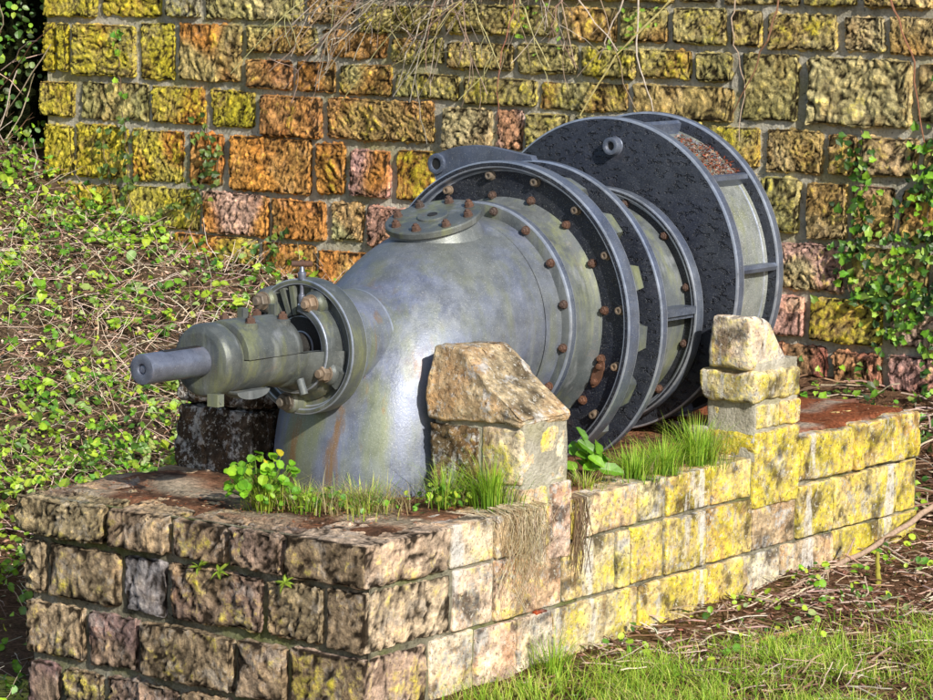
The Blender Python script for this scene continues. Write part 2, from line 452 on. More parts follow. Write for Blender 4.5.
# ------------------------------------------------------------------ retaining wall
WX=4.2
CODE={'Y':((.60,.48,.12),.66),'O':((.68,.31,.08),.24),'L':((.50,.42,.17),.39),'T':((.64,.53,.28),.32),
      'P':((.70,.43,.34),.10),'B':((.54,.36,.14),.36),'G':((.46,.42,.26),.40),'R':((.56,.22,.15),.03)}
WALL='5.009,5.370,1.884,2.067,Y 4.595,4.996,1.893,2.064,Y 4.348,4.569,1.896,2.060,G 3.721,4.330,1.892,2.057,L 3.422,3.709,1.885,2.056,B 2.934,3.399,1.854,1.992,L 2.302,2.912,1.864,2.007,L 1.996,2.286,1.846,2.003,L 1.738,1.985,1.849,2.009,L 1.447,1.718,1.849,2.010,L 1.273,1.432,1.847,2.007,L 0.924,1.258,1.838,2.000,L 0.703,0.900,1.838,1.998,T 0.456,0.694,1.833,1.995,B 2.914,3.400,2.005,2.164,L 2.321,2.903,2.020,2.167,L 1.707,2.310,2.019,2.166,L 1.490,1.692,2.018,2.163,L 1.097,1.475,2.016,2.167,L 0.837,1.083,2.019,2.163,L 0.484,0.809,2.013,2.159,B 4.897,5.369,2.087,2.260,Y 4.386,4.878,2.085,2.254,Y 3.836,4.368,2.079,2.244,L 3.418,3.818,2.073,2.235,L 5.297,5.385,1.614,1.871,Y 5.203,5.283,1.617,1.864,Y 4.762,5.183,1.607,1.865,YL 4.512,4.742,1.599,1.883,Y 4.094,4.486,1.602,1.886,LO 3.643,4.070,1.745,1.882,L 3.237,3.625,1.739,1.879,B 2.916,3.219,1.724,1.848,L 2.533,2.899,1.708,1.839,L 2.194,2.522,1.703,1.845,L 1.900,2.178,1.696,1.836,L 1.614,1.885,1.698,1.836,L 1.413,1.599,1.698,1.830,L 3.785,4.069,1.582,1.729,B 3.530,3.767,1.574,1.728,O 3.206,3.512,1.571,1.719,L 2.825,3.183,1.566,1.695,L 2.407,2.808,1.555,1.686,L 1.928,2.391,1.547,1.684,L 1.404,1.912,1.530,1.688,L 1.099,1.377,1.543,1.830,L 0.574,1.066,1.541,1.830,T 0.382,0.555,1.568,1.816,T 5.164,5.400,1.397,1.582,Y 4.678,5.124,1.393,1.595,L 4.316,4.659,1.397,1.585,YO 4.013,4.285,1.392,1.578,Y 3.605,3.976,1.366,1.568,B 2.956,3.581,1.368,1.570,B 2.646,2.916,1.350,1.553,T 2.479,2.630,1.361,1.553,P 2.230,2.463,1.371,1.544,L 1.893,2.214,1.368,1.547,L 1.552,1.878,1.359,1.544,L 1.274,1.532,1.350,1.528,YL 0.974,1.254,1.336,1.528,B 0.811,0.955,1.344,1.518,B 0.538,0.792,1.347,1.519,T 0.373,0.524,1.343,1.517,L 5.178,5.375,1.114,1.378,Y 4.814,5.158,1.119,1.385,Y 4.454,4.795,1.110,1.376,YO 4.203,4.429,1.112,1.376,O 3.668,4.166,1.101,1.370,O 3.473,3.644,1.112,1.363,O 3.207,3.444,1.116,1.342,PO 2.958,3.178,1.108,1.350,OY 2.626,2.935,1.116,1.337,O 2.251,2.604,1.115,1.341,L 1.787,2.235,1.122,1.344,B 1.487,1.771,1.111,1.346,L 1.287,1.472,1.102,1.334,L 1.071,1.272,1.098,1.328,L 0.855,1.047,1.079,1.319,B 0.634,0.841,1.085,1.319,PB 0.409,0.616,1.088,1.315,B 4.867,5.335,0.874,1.094,Y 4.353,4.848,0.896,1.106,YT 3.925,4.334,0.892,1.104,PO 3.583,3.907,0.898,1.092,O 3.360,3.559,0.903,1.095,T 3.107,3.343,0.891,1.090,P 2.732,3.090,0.899,1.095,O 2.300,2.710,0.900,1.093,B 1.883,2.284,0.907,1.096,T 1.481,1.867,0.872,1.100,P 1.198,1.465,0.863,1.088,T 0.857,1.178,0.861,1.070,PT 0.468,0.819,0.873,1.070,B 0.312,0.454,0.869,1.056,P 4.549,5.067,0.743,0.873,Y 3.992,4.524,0.752,0.894,OY 3.641,3.973,0.704,0.885,O 3.306,3.629,0.701,0.871,OB 2.896,3.282,0.706,0.873,B 2.456,2.879,0.702,0.880,P 1.982,2.440,0.711,0.889,B 1.575,1.965,0.686,0.890,T 1.231,1.559,0.674,0.875,P 1.043,1.211,0.670,0.848,P 0.675,1.019,0.661,0.853,YB 0.393,0.651,0.664,0.845,P 3.997,4.289,0.590,0.741,O 3.527,3.978,0.527,0.689,O 3.006,3.509,0.543,0.703,B 2.508,2.989,0.554,0.714,P 2.030,2.491,0.537,0.720,B 1.621,2.013,0.510,0.724,P 1.221,1.604,0.503,0.693,B 0.929,1.201,0.501,0.655,R 0.668,0.900,0.486,0.645,R 0.387,0.645,0.487,0.648,PB'
wall=thing('retaining_wall',(4.4,2.0,0),'tall rough stone wall behind the pump, yellow with lichen at one end and orange in the middle','wall')
S=Stones()
for q,it in enumerate(WALL.split()):
    f=it.split(','); y0,y1,z0,z1=map(float,f[:4]); cc=f[4]
    t,l=CODE[cc[0]]; t2=CODE[cc[1]][0] if len(cc)>1 else None
    if len(cc)>1: l=(l+CODE[cc[1]][1])/2
    rg=random.Random(q)
    if cc[0]=='B' and y0>2.6: t=(.62,.33,.12)
    d=rg.uniform(.042,.068)
    block(S,(WX-d,y0+.004,z0+.004),(WX+.09,y1-.004,z1-.004),jit(t,.16,rg),l+rg.uniform(-.12,.12),rg.uniform(.009,.016),rg.uniform(.009,.018),rg.uniform(15,40),q+1.5,.0068,('+x',),None,t2 or mixc(t,CODE[rg.choice('LTBO')][0],.5),rg.uniform(.6,1.3),rg.uniform(.25,.95))
# the rest of the wall, outside the photograph
for row in range(12):
    z0=.12+row*.172
    y=.33+.03*math.sin(row*2.1)
    k=0
    while y>-2.4:
        rg=random.Random(row*50+k+999); w=rg.uniform(.22,.5)
        c='LTBPLB'[rg.randrange(6)]; t,l=CODE[c]
        if not (z0>1.0 and False): block(S,(WX-.04,y-w+.006,z0+.006),(WX+.09,y-.006,z0+.166),jit(t,.15,rg),l,.017,.026,17,row*31+k+300,.018,('+x',),tool=.8)
        y-=w; k+=1
for row in range(2):
    z0=2.165+row*.17; y=5.36; k=0
    while y>-2.3:
        rg=random.Random(row*70+k+77); w=rg.uniform(.25,.5)
        t,l=CODE['LYBL'[rg.randrange(4)]]
        block(S,(WX-.04,y-w+.006,z0+.006),(WX+.09,y-.006,z0+.164),jit(t,.15,rg),l,.017,.026,17,row*37+k+700,.025,('+x',),tool=.8)
        y-=w;k+=1
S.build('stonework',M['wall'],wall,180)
# mortar bed behind the stones
def mortar_sheet(S2,lo,hi,seed,skip=(),res=.035):
    block(S2,lo,hi,(.3,.3,.2),.3,.006,.006,9,seed,res,skip,warp=.4)
S2=Stones(); mortar_sheet(S2,(WX-.024,-2.38,-.3),(WX+.4,5.34,2.48),3,('+x',),.04)
S2.build('mortar',M['mortar'],wall,180)

# ------------------------------------------------------------------ plinth
plinth=thing('stone_plinth',(1.6,.69,0),'low squared stone plinth carrying the pump, yellow lichen along its sunny side','plinth')
ZL=[.545,.405,.212,.022,-.16,-.34]
XF={'cap':[.40,.625,.80,1.08,1.40,1.565,1.835,2.09],
    'r1':[.42,.625,.84,.985,1.28,1.36,1.555,1.805,2.10,2.385,2.63,3.09,3.24],
    'r2':[.31,.53,.74,.93,1.40,1.82,2.05,2.29,2.64,2.98,3.24],
    'r3':[.36,.7,1.0,1.35,1.7,2.1,2.5,2.9,3.24]}
YS={'cap':[.302,.527,.754,1.013,1.40],'r1':[.157,.388,.768,.959,1.272,1.385],'r2':[.291,.496,.883,1.104,1.375],'r3':[.42,.715,1.027,1.216,1.37],'r4':[.3,.62,.95,1.37]}
PC={'dull':((.41,.305,.19),.36),'purp':((.33,.22,.195),.26),'grey':((.36,.34,.35),.16),'pink':((.70,.53,.39),.36),'tan':((.62,.46,.29),.30),'dark':((.24,.155,.09),.25),'pier_shade':((.09,.07,.05),.12),
    'ylw':((.78,.63,.36),.56),'bright':((.74,.58,.25),.63),'cream':((.84,.70,.52),.43)}
S=Stones(); SF=Stones(); q=0
def pst(lo,hi,c,rg,res=.011,skip=(),amp=.012,r=.011,lich=None,freq=15,S_=None,**k):
    global q; q+=1
    t,l=PC[c]
    block(S_ or S,lo,hi,jit(t,.13,rg),(l if lich is None else lich)+rg.uniform(-.08,.08),r,amp,freq,q+40.5,res,skip,**k)
g=.0035
def corner_shade(p,d,c): return mixc(c,(.40,.295,.185),sstep(.3,.8,-d.x))  # darker tint paints the shaded end face of the corner stones
prg=random.Random(21)
for name,(zt,zb) in {'cap':(0,1),'r1':(1,2),'r2':(2,3),'r3':(3,4),'r4':(4,5)}.items():
    z0,z1=ZL[zb]+g,ZL[zt]-g
    xs=XF.get(name,XF['r3']); ys=YS[name]
    deep=.30 if name=='cap' else .2
    ov=.012 if name=='cap' else 0
    # corner stone shows on both faces
    pst((0-ov,-ov,z0),(xs[0]-g,ys[0]-g,z1),'pink',prg,.009,('-z',) if name!='cap' else (),amp=.008,tool=.2,freq=15,r=.012,tfun=corner_shade)
    for a,b in zip(xs[:-1],xs[1:]):
        m=(a+b)/2
        c='cream' if m<.9 else ('ylw' if m<1.55 else 'bright')
        if name in('r1','r2') and prg.random()<.35: c=prg.choice(['tan','cream','ylw'])
        if m<.75: c=prg.choice(['pink','cream','tan'])
        pst((a+g+.001,-.006+prg.uniform(-.006,.006),z0),(b-g-.001,.16,z1),c,prg,.009,('+y',),.0055,.008,S_=SF)
    for a,b in zip(ys[:-1],ys[1:]):
        c=prg.choice(['dull','purp','dull','dull'])
        if name=='r1' and abs(a-.768)<.01: c='grey'
        pst((-ov+prg.uniform(-.014,.010),a+.009,z0+.005),(deep,b-.009,z1-.004),c,prg,.0085,('+x',),prg.uniform(.010,.018),prg.uniform(.008,.014),tool=prg.uniform(.25,.7),freq=prg.uniform(14,32),tint2=mixc(PC[c][0],PC[prg.choice(['dull','purp','tan'])][0],.6))
# raised end block, one thicker course of coping
for a,b in ((2.385,2.765),(2.77,3.245)):
    pst((a+g,-.014,ZL[1]+g),(b-g,.42,.580),'bright',prg,.011,(),.012,.014,S_=SF)
for a,b in ((.43,.75),(.755,1.06),(1.065,1.385)):
    for c0,c1 in ((2.40,2.80),(2.805,3.235)):
        pst((c0,a,ZL[1]+g),(c1,b,.578),'pink',prg,.02,(),.010,.014,.2,S_=SF)
# the short end away from the camera and the back
for k in range(4):
    y=.17
    while y<1.36:
        w=prg.uniform(.22,.4); y1=min(1.38,y+w)
        pst((3.04,y+.006,ZL[k+1]+g),(3.235,y1-.006,ZL[k]-g),'ylw',prg,.022,('-x',),.014); y=y1
    x=.2
    while x<3.2:
        w=prg.uniform(.25,.45); x1=min(3.23,x+w)
        pst((x+.006,1.2,ZL[k+1]+g),(x1-.006,1.385,ZL[k]-g),'dull',prg,.024,('-y',),.014); x=x1
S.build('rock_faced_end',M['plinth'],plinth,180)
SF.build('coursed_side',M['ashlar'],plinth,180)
S2=Stones(); mortar_sheet(S2,(.008,.014,-.4),(3.225,1.36,.515),9,(),.035)
S2.build('mortar',M['mortar2'],plinth,180)
# red brick chip wedged in a bed joint
S=Stones(); block(S,(.835,-.008,.192),(.905,.04,.214),(.55,.11,.04),.05,.006,.006,20,5,.008); S.build('brick_chip',M['plinth'],plinth,180)
# bed of soil and needles on top of the plinth
def top_h(x,y):
    z=.538+.012*noise.noise(Vector((x*5,y*5,2)))+.006*noise.noise(Vector((x*17,y*17,2)))
    z-= .05*sstep(.22,.10,y)*sstep(2.2,2.0,x)*0
    z+=.02*sstep(1.0,1.3,x)*sstep(.05,.3,y)
    z-=.03*sstep(.05,.0,min(y-.04,1.36-y,x-.10))
    return z
V=[];F=[];T=[]
nx,ny=150,64
for i in range(nx+1):
    for j in range(ny+1):
        x=.10+2.28*i/nx; y=.045+1.31*j/ny
        V.append((x,y,top_h(x,y)))
        w=noise.noise(Vector((x*6,y*6,5)))+.5*noise.noise(Vector((x*15,y*15,5)))
        c=mixc((.17,.09,.055),(.42,.20,.11),sstep(-.3,.4,w))
        c=mixc(c,(.60,.50,.36),sstep(-.05,.35,noise.noise(Vector((x*4,y*4,15))))*.9*sstep(.9,.3,x))
        T.append(c)
for i in range(nx):
    for j in range(ny):
        a=i*(ny+1)+j; F.append((a,a+ny+1,a+ny+2,a+1))
obj('soil_bed',V,F,M['earth'],plinth,180,{'tint':T})

V=[];F=[];T=[]
for i in range(41):
    for j in range(51):
        x=2.405+.815*i/40; y=.02+1.35*j/50
        V.append((x,y,.586+.006*noise.noise(Vector((x*9,y*9,3)))-.03*sstep(.03,.0,min(i,40-i,j,50-j)/40)))
        w_=noise.noise(Vector((x*5,y*5,25)))
        T.append(mixc((.40,.13,.06),(.62,.52,.42),sstep(.15,.45,w_)))
for i in range(40):
    for j in range(50): F.append((i*51+j,(i+1)*51+j,(i+1)*51+j+1,i*51+j+1))
obj('needle_bed',V,F,M['earth'],plinth,180,{'tint':T})

# piers of rough stone that hold the casing
def pier(label_name,stones,parent):
    global S
    S=Stones()
    for lo,hi,c,kw in stones: pst(lo,hi,c,random.Random(len(S.V)+3),.010,(),**kw)
    return S.build(label_name,M['ashlar'],parent,180)
def slope_front(p):
    # split boulder: flat top behind, one plane falling to the front with a small ledge
    if p.z>.80:
        top=.80+.205*max(0,min(1,(p.y+.01)/.25))+(.014 if p.y>.15 else 0)
        p.z=.80+(p.z-.80)*(top-.79)/.22
    p.x+=.03*sstep(.1,.37,p.y)*(1 if p.x<.85 else 0)*sstep(.85,1.0,p.z)
    return p
pier('support_pier',[
  ((.765,-.004,.36),(.90,.17,.605),'cream',dict(amp=.007)),
  ((.903,-.006,.36),(1.02,.17,.605),'pink',dict(amp=.007)),
  ((.76,.0,.608),(1.01,.16,.788),'cream',dict(amp=.008,r=.012)),
  ((.755,.163,.52),(1.0,.36,.788),'dark',dict(amp=.014,lich=.2,tool=.3,freq=16)),
  ((.75,-.006,.791),(1.012,.365,1.01),'tan',dict(amp=.013,r=.014,deform=slope_front,lich=.24,freq=11)),
 ],plinth)
pier('support_pier',[  # near-black tint paints the elbow's shade onto this far pier
  ((.70,1.03,.50),(1.0,1.37,.745),'pier_shade',dict(amp=.014,lich=.1,tool=.3)),
  ((.70,1.02,.75),(1.0,1.37,.98),'pier_shade',dict(amp=.014,r=.02,lich=.1,tool=.3)),
 ],plinth)
def lean_top(p):
    if p.z>.83:
        k=(p.z-.83)/.19
        p.x=2.06+(p.x-2.06)*(1-.50*k)
        p.y=.02+(p.y-.02)*(1-.10*k)
        p.z-=.05*sstep(2.12,2.3,p.x)*k
    return p
pier('support_pier',[
  ((2.095,-.012,.36),(2.385,.20,.625),'bright',dict(amp=.008)),
  ((2.10,.10,.50),(2.36,.28,.625),'dull',dict(amp=.012)),
  ((2.10,-.006,.629),(2.255,.20,.715),'ylw',dict(amp=.009)),
  ((2.258,-.012,.629),(2.385,.20,.715),'bright',dict(amp=.009)),
  ((2.07,-.018,.719),(2.385,.215,.832),'ylw',dict(amp=.014,r=.022,freq=12)),
  ((2.06,.0,.836),(2.34,.18,1.02),'cream',dict(amp=.012,r=.022,deform=lean_top,lich=.55,freq=11)),
 ],plinth)
for lo_,hi_ in (((2.098,.0,.52),(2.372,.195,.86)),((.768,.004,.52),(1.003,.345,.81))):
    S2=Stones(); mortar_sheet(S2,lo_,hi_,31,(),.02); S2.build('pier_mortar',M['mortar'],plinth,180)

# ------------------------------------------------------------------ the pump
AY,AZ=.69,1.005
pump=thing('axial_pump',(.87,.69,.54),'old grey cast iron axial pump with bare shaft and big black disc on stone plinth','pump')
def face_split(V,F,deg=.6):
    """second material on faces that look towards -X"""
    out=[]
    for f in F:
        a,b,c=(Vector(V[i]) for i in f[:3]); nn=(b-a).cross(c-a)
        if nn.length>0: nn.normalize()
        out.append(1 if abs(nn.x)>deg else 0)
    return out
def turned(name,prof,mats,parent,cy=AY,cz=AZ,segs=120,b=.004,closed=True,a0=0,a1=2*PI,smooth=32,edge_hi=True):
    V,F=lathe(prof,cy,cz,segs,a0,a1,b,closed)
    m_,ed_=LAST[0],set(LAST[1])
    fm=face_split(V,F) if isinstance(mats,list) else [0]*len(F)
    if edge_hi and b>=.004:
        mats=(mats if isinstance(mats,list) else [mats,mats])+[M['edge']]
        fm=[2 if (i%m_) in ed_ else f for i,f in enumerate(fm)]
    return obj(name,V,F,mats,parent,smooth,None,fm)
# bolts: washer, hexagon nut, stud end; axis along -X from the origin
def bolt_mesh(name,s,mat,stud=True):
    m=MB()
    m.add(*cyl((0,0,0),(-1,0,0),s*1.0,s*.22,20))
    V=[];
    m.add(*cyl((-s*.22,0,0),(-1,0,0),s*.88,s*.75,6,None,s*.12))
    if stud: m.add(*cyl((-s*.97,0,0),(-1,0,0),s*.48,s*.42,12,None,s*.1))
    else: m.add(*cyl((-s*.9,0,0),(-1,0,0),s*.5,s*.14,12,None,s*.1))
    return mesh_only(name,m.V,m.F,mat,30)
BOLT=bolt_mesh('bolt',.0152,M['rust'])
def stud_mesh():
    m=MB(); V,F=lathe([(0,.0165),(-.006,.0165),(-.006,.0125),(-.024,.0125),(-.024,.006),(-.018,.0055),(-.018,0)],0,0,14,b=.001); m.add(V,[f[::-1] for f in F])
    return mesh_only('stud_nut',m.V,m.F,M['bronze'],30)
NUT=stud_mesh()
BIG=bolt_mesh('bolt',.029,M['bronze'])
LNK=bolt_mesh('bolt',.012,M['rust'],False)
SML=bolt_mesh('bolt',.0165,M['rust'])
def ring_of(name,me,x,rad,n,a_off,parent,cy=AY,cz=AZ,skip=()):
    for k in range(n):
        if k in skip: continue
        a=R(a_off)+2*PI*k/n
        o=put(name,me,(x,cy+rad*math.cos(a),cz+rad*math.sin(a)),(rng.uniform(0,1),0,0),parent)

# shaft
m=MB()
V,F=lathe([(-.184,0),(-.184,.012),(-.176,.012),(-.176,.016),(-.189,.016),(-.189,.0455),(.30,.0455)],AY,AZ,48,b=.003); m.add(V,F)
shaft=m.build('shaft',M['steel'],pump,35)
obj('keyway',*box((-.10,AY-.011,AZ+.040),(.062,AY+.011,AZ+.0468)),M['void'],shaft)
# bearing housing
V,F=lathe([(.066,.046),(.064,.085),(.068,.103),(.085,.112),(.128,.112),(.135,.106),(.139,.095),(.160,.093),(.166,.104),(.30,.106),(.405,.106),(.410,.115),(.435,.115),(.440,.108),(.465,.116),(.51,.142),(.55,.168)],AY,AZ,60,PI*1.0,PI*2.0,.003)
m=MB(); m.add(V,F)
V,F=lathe([(.066,.046),(.064,.085),(.068,.103),(.085,.112),(.128,.112),(.135,.106),(.139,.095),(.160,.093)],AY,AZ,60,0,PI,.003); m.add(V,F)
# inner trough wall and its top edge, so the open part has thickness
V,F=lathe([(.42,.088),(.47,.092),(.52,.105),(.55,.115)],AY,AZ,40,PI,2*PI,0); m.add(V,[f[::-1] for f in F])
for s in (-1,1):
    m.add([(x,AY+s*r,AZ+.001) for x,r in ((.40,.088),(.47,.092),(.52,.105),(.55,.115),(.55,.14),(.52,.128),(.47,.112),(.40,.106))],[(0,1,6,7),(1,2,5,6),(2,3,4,5)] if s<0 else [(7,6,1,0),(6,5,2,1),(5,4,3,2)])
hous=m.build('bearing_housing',M['bearing'],pump,35)
V,F=lathe([(.163,.05),(.163,.110),(.20,.112),(.40,.110),(.43,.098),(.44,.05)],AY,AZ+.003,48,0,PI,.004)
m=MB(); m.add(V,F)
for s in (-1,1): # flat lips along the split
    m.add(*box((.168,AY+s*.104-.006,AZ+.002),(.392,AY+s*.104+.006,AZ+.012)))
for x,y in ((.235,AY-.052),(.385,AY-.052),(.235,AY+.052),(.385,AY+.052)):
    m.add(*cyl((x,y,AZ+.07),(0,0,1),.024,.034,20,None,.004))
cap=m.build('bearing_cap',M['bearing'],hous,35)
for x,y in ((.235,AY-.052),(.385,AY-.052),(.235,AY+.052),(.385,AY+.052)):
    put('bolt',SML,(x,y,AZ+.104),(0,R(90),rng.uniform(0,1)),hous)
for x in (.275,.42): obj('cap_lug',*box((x,AY+.01,AZ+.10),(x+.022,AY+.035,AZ+.140)),M['bearing'],hous)
m=MB(); m.add(*box((.060,AY-.075,AZ-.132),(.090,AY-.035,AZ-.095)))
m.add(*cyl((.075,AY-.075,AZ-.115),(0,-1,0),.008,.003,16))
m.build('drain_lug',M['pale'],hous)
m=MB(); poly=[(.075*math.cos(R(d)),.026*math.sin(R(d))) for d in range(180,361,12)]
m.add(*prism(poly,.05,(.225,AY-.075,AZ-.098),(1,0,0),(0,0,1),(0,1,0)))
m.build('drip_tray',M['pale'],hous)
m=MB(); m.add(*cyl((.44,AY-.075,AZ-.085),(0,-.4,-1),.013,.05,14)); m.build('drain_plug',M['pale'],hous,35)

# gland flange with open yoke
gl=turned('gland_flange',[(.556,.10),(.556,.188),(.530,.194),(.530,.212),(.602,.212),(.602,.10)],M['bearing'],pump)
turned('yoke_collar',[(.49,.118),(.49,.142),(.556,.156),(.556,.10),(.52,.10)],M['bearing'],gl,segs=64,a0=R(100),a1=R(375),closed=True)
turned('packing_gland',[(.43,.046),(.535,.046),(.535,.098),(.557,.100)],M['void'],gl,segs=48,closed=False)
for dy,dz in ((.135,.135),(-.060,.140),(-.118,-.070),(.036,-.172)):
    m=MB(); m.add(*cyl((.558,AY+dy,AZ+dz),(-1,0,0),.044,.046,24,.038,.008))
    d_=Vector((0,dy,dz)).normalized(); t_=d_.cross(Vector((1,0,0)))
    m.add(*prism([(.11,-.020),(.185,-.030),(.185,.030),(.11,.020)],-.030,(.558,AY,AZ),d_,t_,(1,0,0))); m.build('bolt_boss',M['bearing'],gl,35)
    put('bolt',BIG,(.513,AY+dy,AZ+dz),(rng.uniform(0,1),0,0),gl)
# two cast webs on the inside of the yoke
m=MB()
for a in (68,80):
    a=R(a); m.add(*prism([(.10,-.008),(.19,-.008),(.19,.008),(.10,.008)],-.035,(.558,AY,AZ),(0,math.cos(a),math.sin(a)),(0,-math.sin(a),math.cos(a)),(1,0,0)))
m.build('yoke_web',M['bearing'],gl)
# grease cup with a tee handle
m=MB(); V,F=lathe([(0,.0),(0,.010),(.055,.011),(.06,.007),(.10,.006),(.105,.012),(.125,.014),(.128,.009),(.145,.006),(.15,.0)],0,0,18,b=.001)
m.add([(.538+y*1.0,AY+z,AZ+.105+x) for x,y,z in V],F)
cup=m.build('grease_cup',M['steel'],pump,35)
m=MB(); m.add(*cyl((.538-.018,AY+.026,AZ+.258),(.55,-.8,0),.0095,.064,12)); m.add(*cyl((.538,AY,AZ+.25),(0,0,1),.007,.02,10)); m.build('tap_handle',M['rust'],cup,35)

# neck and elbow casing
turned('neck',[(.596,.165),(.62,.160),(.80,.160),(1.0,.165)],M['volute'],pump,segs=64,closed=False)
m=MB(); NR=40; NS=96
for i in range(NR+1):
    t=i/NR
    th=R(-4)+R(94)*t
    ox,oz=1.362-.772*math.cos(th),.54+.818*math.sin(th)
    ix,iz=1.362-.185*math.cos(th),.54+.125*math.sin(th)
    if t>.93:
        pass
    cx_,cz_=(ox+ix)/2,(oz+iz)/2; hr=math.hypot(ox-ix,oz-iz)/2
    ux,uz=(ox-ix)/(2*hr),(oz-iz)/(2*hr)
    wy=lerp(.325,.345,sstep(0,1,t))
    for k in range(NS):
        a=2*PI*k/NS
        m.V.append((cx_+ux*hr*math.cos(a),AY+wy*math.sin(a),cz_+uz*hr*math.cos(a)))
for i in range(NR):
    for k in range(NS):
        j=(k+1)%NS; m.F.append((i*NS+k,i*NS+j,(i+1)*NS+j,(i+1)*NS+k))
# short straight spigot into the bolted flange and a foot bead
V,F=lathe([(1.355,.349),(1.40,.349),(1.45,.352)],AY,AZ+.004,NS,b=0); m.add(V,F)
elbow=m.build('elbow_casing',M['volute'],pump,180)
# inspection cover on the crown of the elbow
ca=R(17); cc=Vector((1.205,AY,1.352)); ax=Vector((-math.sin(ca),0,math.cos(ca)))
m=MB(); m.add(*cyl(cc-ax*.06,ax,.165,.06,64,.140))
boss=m.build('cover_boss',M['volute'],elbow,35)
m=MB(); m.add(*cyl(cc,ax,.160,.020,64,None,.004)); m.add(*cyl(cc+ax*.020,ax,.052,.006,32,None,.002))
cov=m.build('inspection_cover',M['bearing'],pump,35)
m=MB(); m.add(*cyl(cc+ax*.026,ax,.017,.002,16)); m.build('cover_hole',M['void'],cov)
t1=Vector((0,1,0)); t2=ax.cross(t1)
for k in range(8):
    a=2*PI*k/8+.2; p=cc+ax*.020+(t1*math.cos(a)+t2*math.sin(a))*.128
    put('bolt',SML,p,(0,R(90)-ca,0),cov)

# bolted casing flange and the barrel behind it
turned('casing_flange',[(1.440,.33),(1.440,.388),(1.476,.388),(1.476,.33)],[M['rim'],M['pale']],pump,AY,1.018,b=.007)
fl=[o for o in pump.children if o.name.startswith('casing_flange')][0]
ring_of('bolt',BOLT,1.440,.366,16,101.2,fl,AY,1.018)
turned('flange_barrel',[(1.474,.36),(1.478,.378),(1.490,.381),(1.494,.374),(1.50,.374),(1.57,.378),(1.590,.388),(1.604,.402)],M['pale'],pump,AY,1.012,closed=False,b=.002)
fr=turned('front_ring',[(1.602,.36),(1.602,.497),(1.572,.503),(1.572,.527),(1.636,.527),(1.636,.36)],[M['rim'],M['ringface']],pump,AY,AZ+.002,b=.006)
ring_of('bolt',BOLT,1.602,.413,16,82.3-22.5*8,fr,skip=(5,))
ring_of('stud_nut',NUT,1.602,.480,16,82.7-22.5*8,fr)
# rusty two-bolt link plate on the ring
a=R(82.3-22.5*8+22.5*15.5); 
def ringpt(a,r,x): return Vector((x,AY+r*math.cos(a),AZ+r*math.sin(a)))
a1=R(180+22); u=Vector((0,-math.sin(a1),math.cos(a1))); v=Vector((0,math.cos(a1),math.sin(a1)))
poly=[(.050*math.cos(t)*(1) ,.019*math.sin(t)) for t in [2*PI*i/24 for i in range(24)]]
lp=obj('link_plate',*prism(poly,-.008,ringpt(a1,.418,1.602),u,v,(1,0,0)),M['rust'],fr,35)
for s in (-.028,.028):
    p=ringpt(a1,.418,1.594)+u*s; put('bolt',LNK,p,(.3,0,0),lp)

# gussets between the two big rings
for k in range(16):
    a=R(82.5+11.25+22.5*k); u=(0,math.cos(a),math.sin(a)); t=(0,-math.sin(a),math.cos(a))
    V=[]; 
    for s,(x,r,w) in enumerate([(1.634,.40,.066),(1.634,.517,.046),(1.70,.512,.036),(1.745,.480,.026),(1.765,.448,.024),(1.765,.40,.040)]):
        for q_ in (-1,1): V.append(tuple(Vector((x,AY,AZ))+Vector(u)*r+Vector(t)*w*q_))
    F=[(0,2,4,6,8,10),(11,9,7,5,3,1)]+[(2*i,2*i+1,2*((i+1)%6)+1,2*((i+1)%6)) for i in range(6)]
    obj('gusset',V,F,M['pale'],pump)
turned('spacer_barrel',[(1.634,.405),(1.765,.405)],M['black'],pump,closed=False,b=0)
rr=turned('rear_ring',[(1.762,.35),(1.762,.531),(1.798,.531),(1.798,.35)],[M['rim'],M['black']],pump,AY,AZ-.008,b=.006)
# lifting ear with an eye on the far side of the rear ring
E=Vector((.415,.490)); poly=[]
for d in range(48,92,4):
    a=R(d); r=lerp(.675,.535,sstep(46,90,d)); poly.append((r*math.cos(a),r*math.sin(a)))
for d in range(90,36,-6): a=R(d); poly.append((.50*math.cos(a),.50*math.sin(a)))
for d in range(-60,100,20): poly.append((E.x+.036*math.cos(R(d)),E.y+.036*math.sin(R(d))))
ear=obj('lifting_ear',*prism(poly,.034,(1.763,AY,AZ),(0,1,0),(0,0,1),(1,0,0)),[M['rim']],rr,35)
V,F=lathe([(1.752,.020),(1.752,.036),(1.80,.036),(1.80,.020)],AY+E.x,AZ+E.y,32,closed=True,b=.003)
obj('eye_boss',V,F,M['rim'],rr,35)
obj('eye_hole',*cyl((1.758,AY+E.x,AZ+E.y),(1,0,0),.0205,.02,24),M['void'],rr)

# diffuser body with its split rib and end flange
turned('diffuser_body',[(1.796,.378),(1.83,.362),(2.09,.362),(2.136,.368)],M['pale'],pump,AY-.01,AZ,closed=False,b=.002)
ef=turned('end_flange',[(2.135,.33),(2.135,.392),(2.118,.396),(2.118,.416),(2.168,.416),(2.168,.33)],[M['rim'],M['ringface']],pump,AY-.018,AZ,b=.006)
ring_of('bolt',BOLT,2.135,.377,12,106.3,ef,AY-.018,AZ)
for s,nm in ((-1,'split_rib'),(1,'split_rib')):
    y0,y1=sorted((AY-.01+s*.325,AY-.01+s*.425))
    m=MB()
    m.add(*box((1.80,y0,AZ+.004),(2.117,y1,AZ+.030))); m.add(*box((1.80,y0+.012,AZ-.010),(2.117,y1-.012,AZ+.004)))
    m.build(nm,M['rim'],pump)
turned('drum_neck',[(2.166,.36),(2.20,.36)],M['black'],pump,closed=False,b=0)
